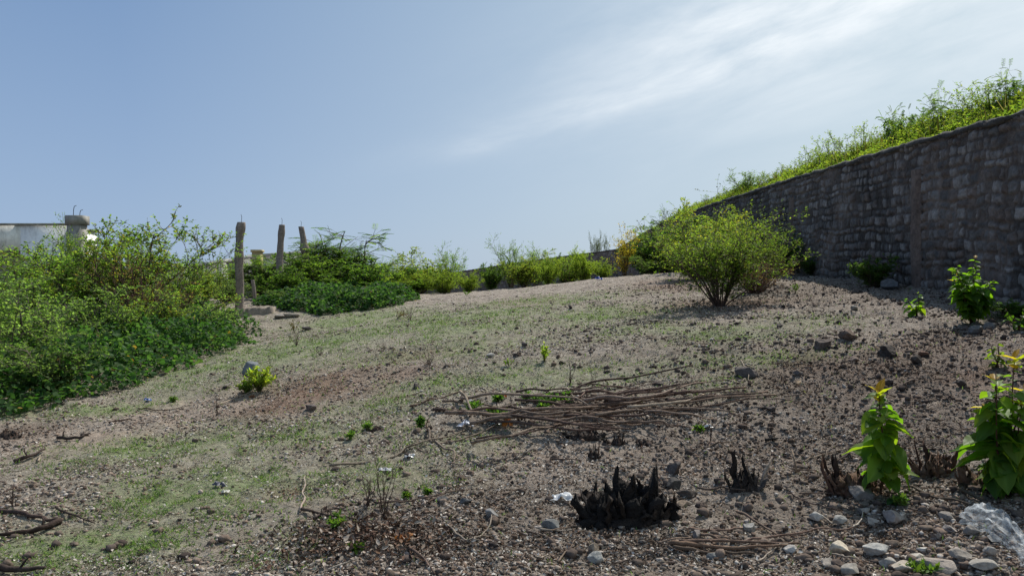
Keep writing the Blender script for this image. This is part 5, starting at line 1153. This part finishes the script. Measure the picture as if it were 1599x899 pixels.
def litter():
    g = Geo(); x, y = spread(420000, 2.9, 24, 1.05)
    gm = pmask(x, y, GREEN, 51); rd = pmask(x, y, RED, 61); dk = pmask(x, y, DARK, 71)
    cl_ = fbm(x*2.1, y*2.1, 777, 4, .6)
    keep = rng.random(len(x)) < np.clip(.2+3.4*(cl_-.44)+.5*rd+.3*dk-.2*gm, .04, 1)*(1-.75*pmask(x, y, PALE[:2]+PALE[5:], 81)); x, y, gm, rd, dk = (q[keep] for q in (x, y, gm, rd, dk)); n = len(x)
    L = (.010+.022*rng.random(n)**1.6)*(1+y/40); z = H(x, y)+.003+.008*rng.random(n)
    az = rng.random(n)*6.28; D = np.column_stack([np.cos(az), np.sin(az), rng.normal(.05, .45, n)]); Nn = unit(rng.normal(0, .55, (n, 3))+[0, 0, 1])
    W = L*(.15+.55*rng.random(n))
    C = pick([(.33, .28, .235), (.44, .385, .33), (.20, .145, .11), (.15, .10, .072), (.11, .075, .055), (.60, .55, .49)], n)
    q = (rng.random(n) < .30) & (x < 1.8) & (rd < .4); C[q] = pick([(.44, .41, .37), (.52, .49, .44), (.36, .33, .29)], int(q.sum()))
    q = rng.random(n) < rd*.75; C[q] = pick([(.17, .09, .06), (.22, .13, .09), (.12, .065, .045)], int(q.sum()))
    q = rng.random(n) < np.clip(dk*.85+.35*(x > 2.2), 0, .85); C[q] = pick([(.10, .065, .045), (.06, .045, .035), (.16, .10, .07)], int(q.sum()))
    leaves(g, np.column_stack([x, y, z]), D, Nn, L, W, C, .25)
    # fine straw
    x, y = spread(60000, 2.9, 20, 1.1); n = len(x); L = .03+.07*rng.random(n)**2; az = rng.normal(0, .9, n)+(rng.random(n) < .5)*3.14
    D = np.column_stack([np.cos(az), np.sin(az), rng.normal(.02, .12, n)])
    leaves(g, np.column_stack([x, y, H(x, y)+.006]), D, unit(rng.normal(0, .3, (n, 3))+[0, 0, 1]), L, .0035+.001*y/6, pick([(.34, .29, .22), (.24, .19, .14), (.14, .10, .08)], n), .1)
    tag(link('leaf_litter', g.mesh('leaf_litter', M_litter)), 'dry leaf litter and straw scattered over the slope', 'litter', None, 'stuff'); print('litter', n)
litter()
def grass():
    g = Geo(); x, y = spread(420000, 2.9, 27, .9)
    gm = pmask(x, y, GREEN, 51); gm2 = np.clip(gm*1.25+.03, 0, 1)*np.clip(.10+4.6*(fbm(x*4.5, y*4.5, 999, 4, .65)-.44), 0, 1); keep = rng.random(len(x)) < gm2; x, y = x[keep], y[keep]; n = len(x)
    L = (.018+.035*rng.random(n)**1.5)*(1+y/35); D = unit(rng.normal(0, .8, (n, 3))*[1, 1, .3]+[0, 0, .75])
    C = pick([(.11, .18, .055), (.14, .22, .06), (.08, .14, .04), (.20, .21, .10), (.16, .22, .08)], n)
    leaves(g, np.column_stack([x, y, H(x, y)-.002]), D, unit(rng.normal(0, 1, (n, 3))), L, .005+.0005*y, C, .1)
    tag(link('grass', g.mesh('grass', M_blade)), 'thin short green grass in patches on the slope', 'grass', None, 'stuff'); print('grass', n)
grass()
def leaf_heap():
    g = Geo(); n = 1700; c = at(575, 845)
    x = c.x+rng.normal(0, .28, n); y = c.y+rng.normal(0, .22, n); d = np.hypot((x-c.x)/.5, (y-c.y)/.4); z = H(x, y)+.09*np.exp(-d*d)*rng.random(n)+.01
    D = unit(rng.normal(0, 1, (n, 3))*[1, 1, .6]+[0, 0, .2]); L = .015+.04*rng.random(n)
    leaves(g, np.column_stack([x, y, z]), D, unit(rng.normal(0, .7, (n, 3))+[0, 0, 1]), L, L*.5, pick([(.12, .075, .05), (.17, .11, .08), (.08, .05, .04), (.34, .29, .25), (.10, .06, .045), (.28, .24, .2)], n), .35, True)
    tag(link('leaf_heap', g.mesh('leaf_heap', M_litter)), 'heap of curled dry brown leaves under the dead weed', 'litter', None, 'stuff')
leaf_heap()

# ------------------------------------------------------------------ odd bits: bright dry leaves, scraps, bag
def dry_leaf(px, py, L, col, label, tilt=.5, az=0.5):
    v = at(px, py); g = Geo(); heart_leaf(g, np.array([-L/2, 0, .01]), np.array([math.cos(az), math.sin(az), tilt]), np.array([-.2, -.5, 1.0]), L, L*.6, col, .3)
    heart_leaf(g, np.array([0, .01, .01]), np.array([-math.cos(az)*.4, .5, tilt]), np.array([.3, -.5, 1.0]), L*.7, L*.4, np.array(col)*.8, .4)
    tag(link('dry_leaf', g.mesh('dry_leaf', M_leaf_big, True), None, v), label, 'dry leaf', 'bright dry leaves on the ground')
dry_leaf(636, 848, .13, (.36, .15, .04), 'large orange-brown curled leaf at the right of the leaf heap')
dry_leaf(612, 845, .10, (.26, .13, .05), 'orange dry leaf left of the largest curled leaf')
dry_leaf(798, 668, .13, (.30, .13, .06), 'orange dry leaf standing at the front of the brush pile', 1.6)
dry_leaf(790, 622, .08, (.34, .12, .06), 'small orange dry leaf at the back of the brush pile', 1.0)
dry_leaf(395, 622, .09, (.22, .10, .06), 'small reddish leaf below the bright low plant')
dry_leaf(1250, 600, .07, (.34, .26, .2), 'pale dry leaf right of the brush pile')
def scrap(px, py, w, h, col, label, seed, name='plastic_scrap', cat='litter scrap', trans=.2):
    v = at(px, py); f = v.y/FPX; r = np.random.default_rng(seed); n = 14
    u = np.linspace(-1, 1, n); U, Vv = np.meshgrid(u, u); rr = 1+.5*(vn(U*2+seed, Vv*2, seed)-.5)
    X = U*w*f/2*rr; Y = Vv*w*f*.35*rr; Z = h*f*(1-.6*(U**2+Vv**2)/2)*(.25+.95*vn(U*2.3+3, Vv*2.3, seed+4))+.01
    P = np.stack([X, Y, Z-.01], -1).reshape(-1, 3); i = np.arange(n-1)[:, None]*n; j = np.arange(n-1)[None]
    F = np.stack([i+j, i+j+1, i+n+j+1, i+n+j], -1).reshape(-1, 4)
    g = Geo(); g.add(P, [F], col); tag(link(name, g.mesh(name, M_film), None, v), label, cat)
M_film, t_, out_ = mat_new('plastic_film')
p_ = pbsdf(t_, vcol(t_).outputs[0], .35, .5); tr_ = N(t_, 'ShaderNodeBsdfTranslucent'); t_.links.new(vcol(t_).outputs[0], tr_.inputs[0]); mx_ = N(t_, 'ShaderNodeMixShader'); mx_.inputs[0].default_value = .35
t_.links.new(p_.outputs[0], mx_.inputs[1]); t_.links.new(tr_.outputs[0], mx_.inputs[2]); t_.links.new(mx_.outputs[0], out_.inputs[0])
scrap(727, 669, 24, 15, (.6, .62, .7), 'crumpled pale plastic bag at the left of the brush pile', 1)
scrap(876, 782, 34, 12, (.62, .64, .66), 'white crumpled scrap left of the largest charred stump', 2)
scrap(640, 716, 14, 8, (.65, .65, .65), 'small white scrap on the grass near the long pale stick', 3)
scrap(775, 665, 22, 8, (.35, .42, .38), 'pale greenish scrap beside the standing orange leaf', 5)
scrap(732, 628, 8, 8, (.75, .75, .72), 'tiny white scrap at the back left of the brush pile', 6)
scrap(600, 735, 20, 6, (.5, .5, .52), 'faint pale scrap under the small white scrap', 7)
scrap(230, 627, 10, 6, (.04, .12, .35), 'tiny blue scrap on the pale path', 8)
scrap(935, 437, 10, 5, (.03, .06, .3), 'tiny dark blue scrap on the ground crest', 9)
scrap(343, 760, 18, 9, (.08, .08, .12), 'dark crumpled scrap in the left grass', 10)
scrap(352, 770, 12, 6, (.6, .58, .52), 'small whitish scrap next to the dark crumpled one', 11)
scrap(1105, 668, 14, 5, (.6, .6, .6), 'small white scrap right of the curved front stick', 12)
def plastic_bag():
    a = at(1510, 806); b = at(1605, 865); r = np.random.default_rng(4)
    n, m = 60, 40; t = np.linspace(0, 1, n); th = np.linspace(0, 2*np.pi, m, endpoint=False)
    ax = np.array([b.x-a.x, b.y-a.y]); L = np.hypot(*ax); ax /= L; nx_ = np.array([-ax[1], ax[0]]); L *= 1.25
    wd = np.interp(t, [0, .04, .12, .3, .55, .7, .8, 1], [.005, .055, .085, .085, .07, .04, .05, .10]); hd = np.interp(t, [0, .05, .15, .5, .75, 1], [.005, .04, .065, .05, .028, .03])
    T, TH = np.meshgrid(t, th, indexing='ij')
    q = 1+.55*(fbm(T*4, TH*2.5, 9, 3, .6)-.5)+.16*np.sin(TH*7+T*9)+.10*np.sin(TH*13-T*5)
    S = wd[:, None]*np.cos(TH)*q; Z = hd[:, None]*(np.sin(TH)*q*.9+.75)+.015*(fbm(T*18, TH*3, 5, 3)-.5)
    x = a.x+ax[0]*T*L+nx_[0]*S; y = a.y+ax[1]*T*L+nx_[1]*S; z = H(x, y)+np.maximum(Z, .004)
    V = np.stack([x, y, z], -1).reshape(-1, 3); c0 = np.array([a.x, a.y, a.z])
    i = np.arange(n-1)[:, None]*m; j = np.arange(m)[None]; j2 = (j+1) % m
    F = np.stack([i+j, i+j2, i+m+j2, i+m+j], -1).reshape(-1, 4)
    mt, tt, ot = mat_new('clear_film'); p = N(tt, 'ShaderNodeBsdfPrincipled'); p.inputs['Base Color'].default_value = (.62, .66, .69, 1); p.inputs['Roughness'].default_value = .42
    tl = N(tt, 'ShaderNodeBsdfTranslucent'); tl.inputs[0].default_value = (.7, .75, .8, 1); tp = N(tt, 'ShaderNodeBsdfTransparent'); tp.inputs[0].default_value = (.93, .95, .97, 1)
    m1 = N(tt, 'ShaderNodeMixShader'); m1.inputs[0].default_value = .5; tt.links.new(p.outputs[0], m1.inputs[1]); tt.links.new(tl.outputs[0], m1.inputs[2])
    lw = N(tt, 'ShaderNodeLayerWeight'); lw.inputs[0].default_value = .3; nz = noise_(tt, objco(tt), 28, 5, .6)
    fac = math_(tt, 'ADD', math_(tt, 'MULTIPLY', lw.outputs['Facing'], .42), math_(tt, 'MULTIPLY', ramp_(tt, nz, [(.4, 0), (.65, .35)]), 1.0), clamp=True)
    m2 = N(tt, 'ShaderNodeMixShader'); tt.links.new(fac, m2.inputs[0]); tt.links.new(tp.outputs[0], m2.inputs[1]); tt.links.new(m1.outputs[0], m2.inputs[2]); tt.links.new(m2.outputs[0], ot.inputs[0])
    tag(link('plastic_bag', mesh_np('plastic_bag', V-c0, [F], mt, None, True), None, c0), 'long clear crumpled plastic bag at the right edge below the largest seedling clump', 'plastic bag')
plastic_bag()
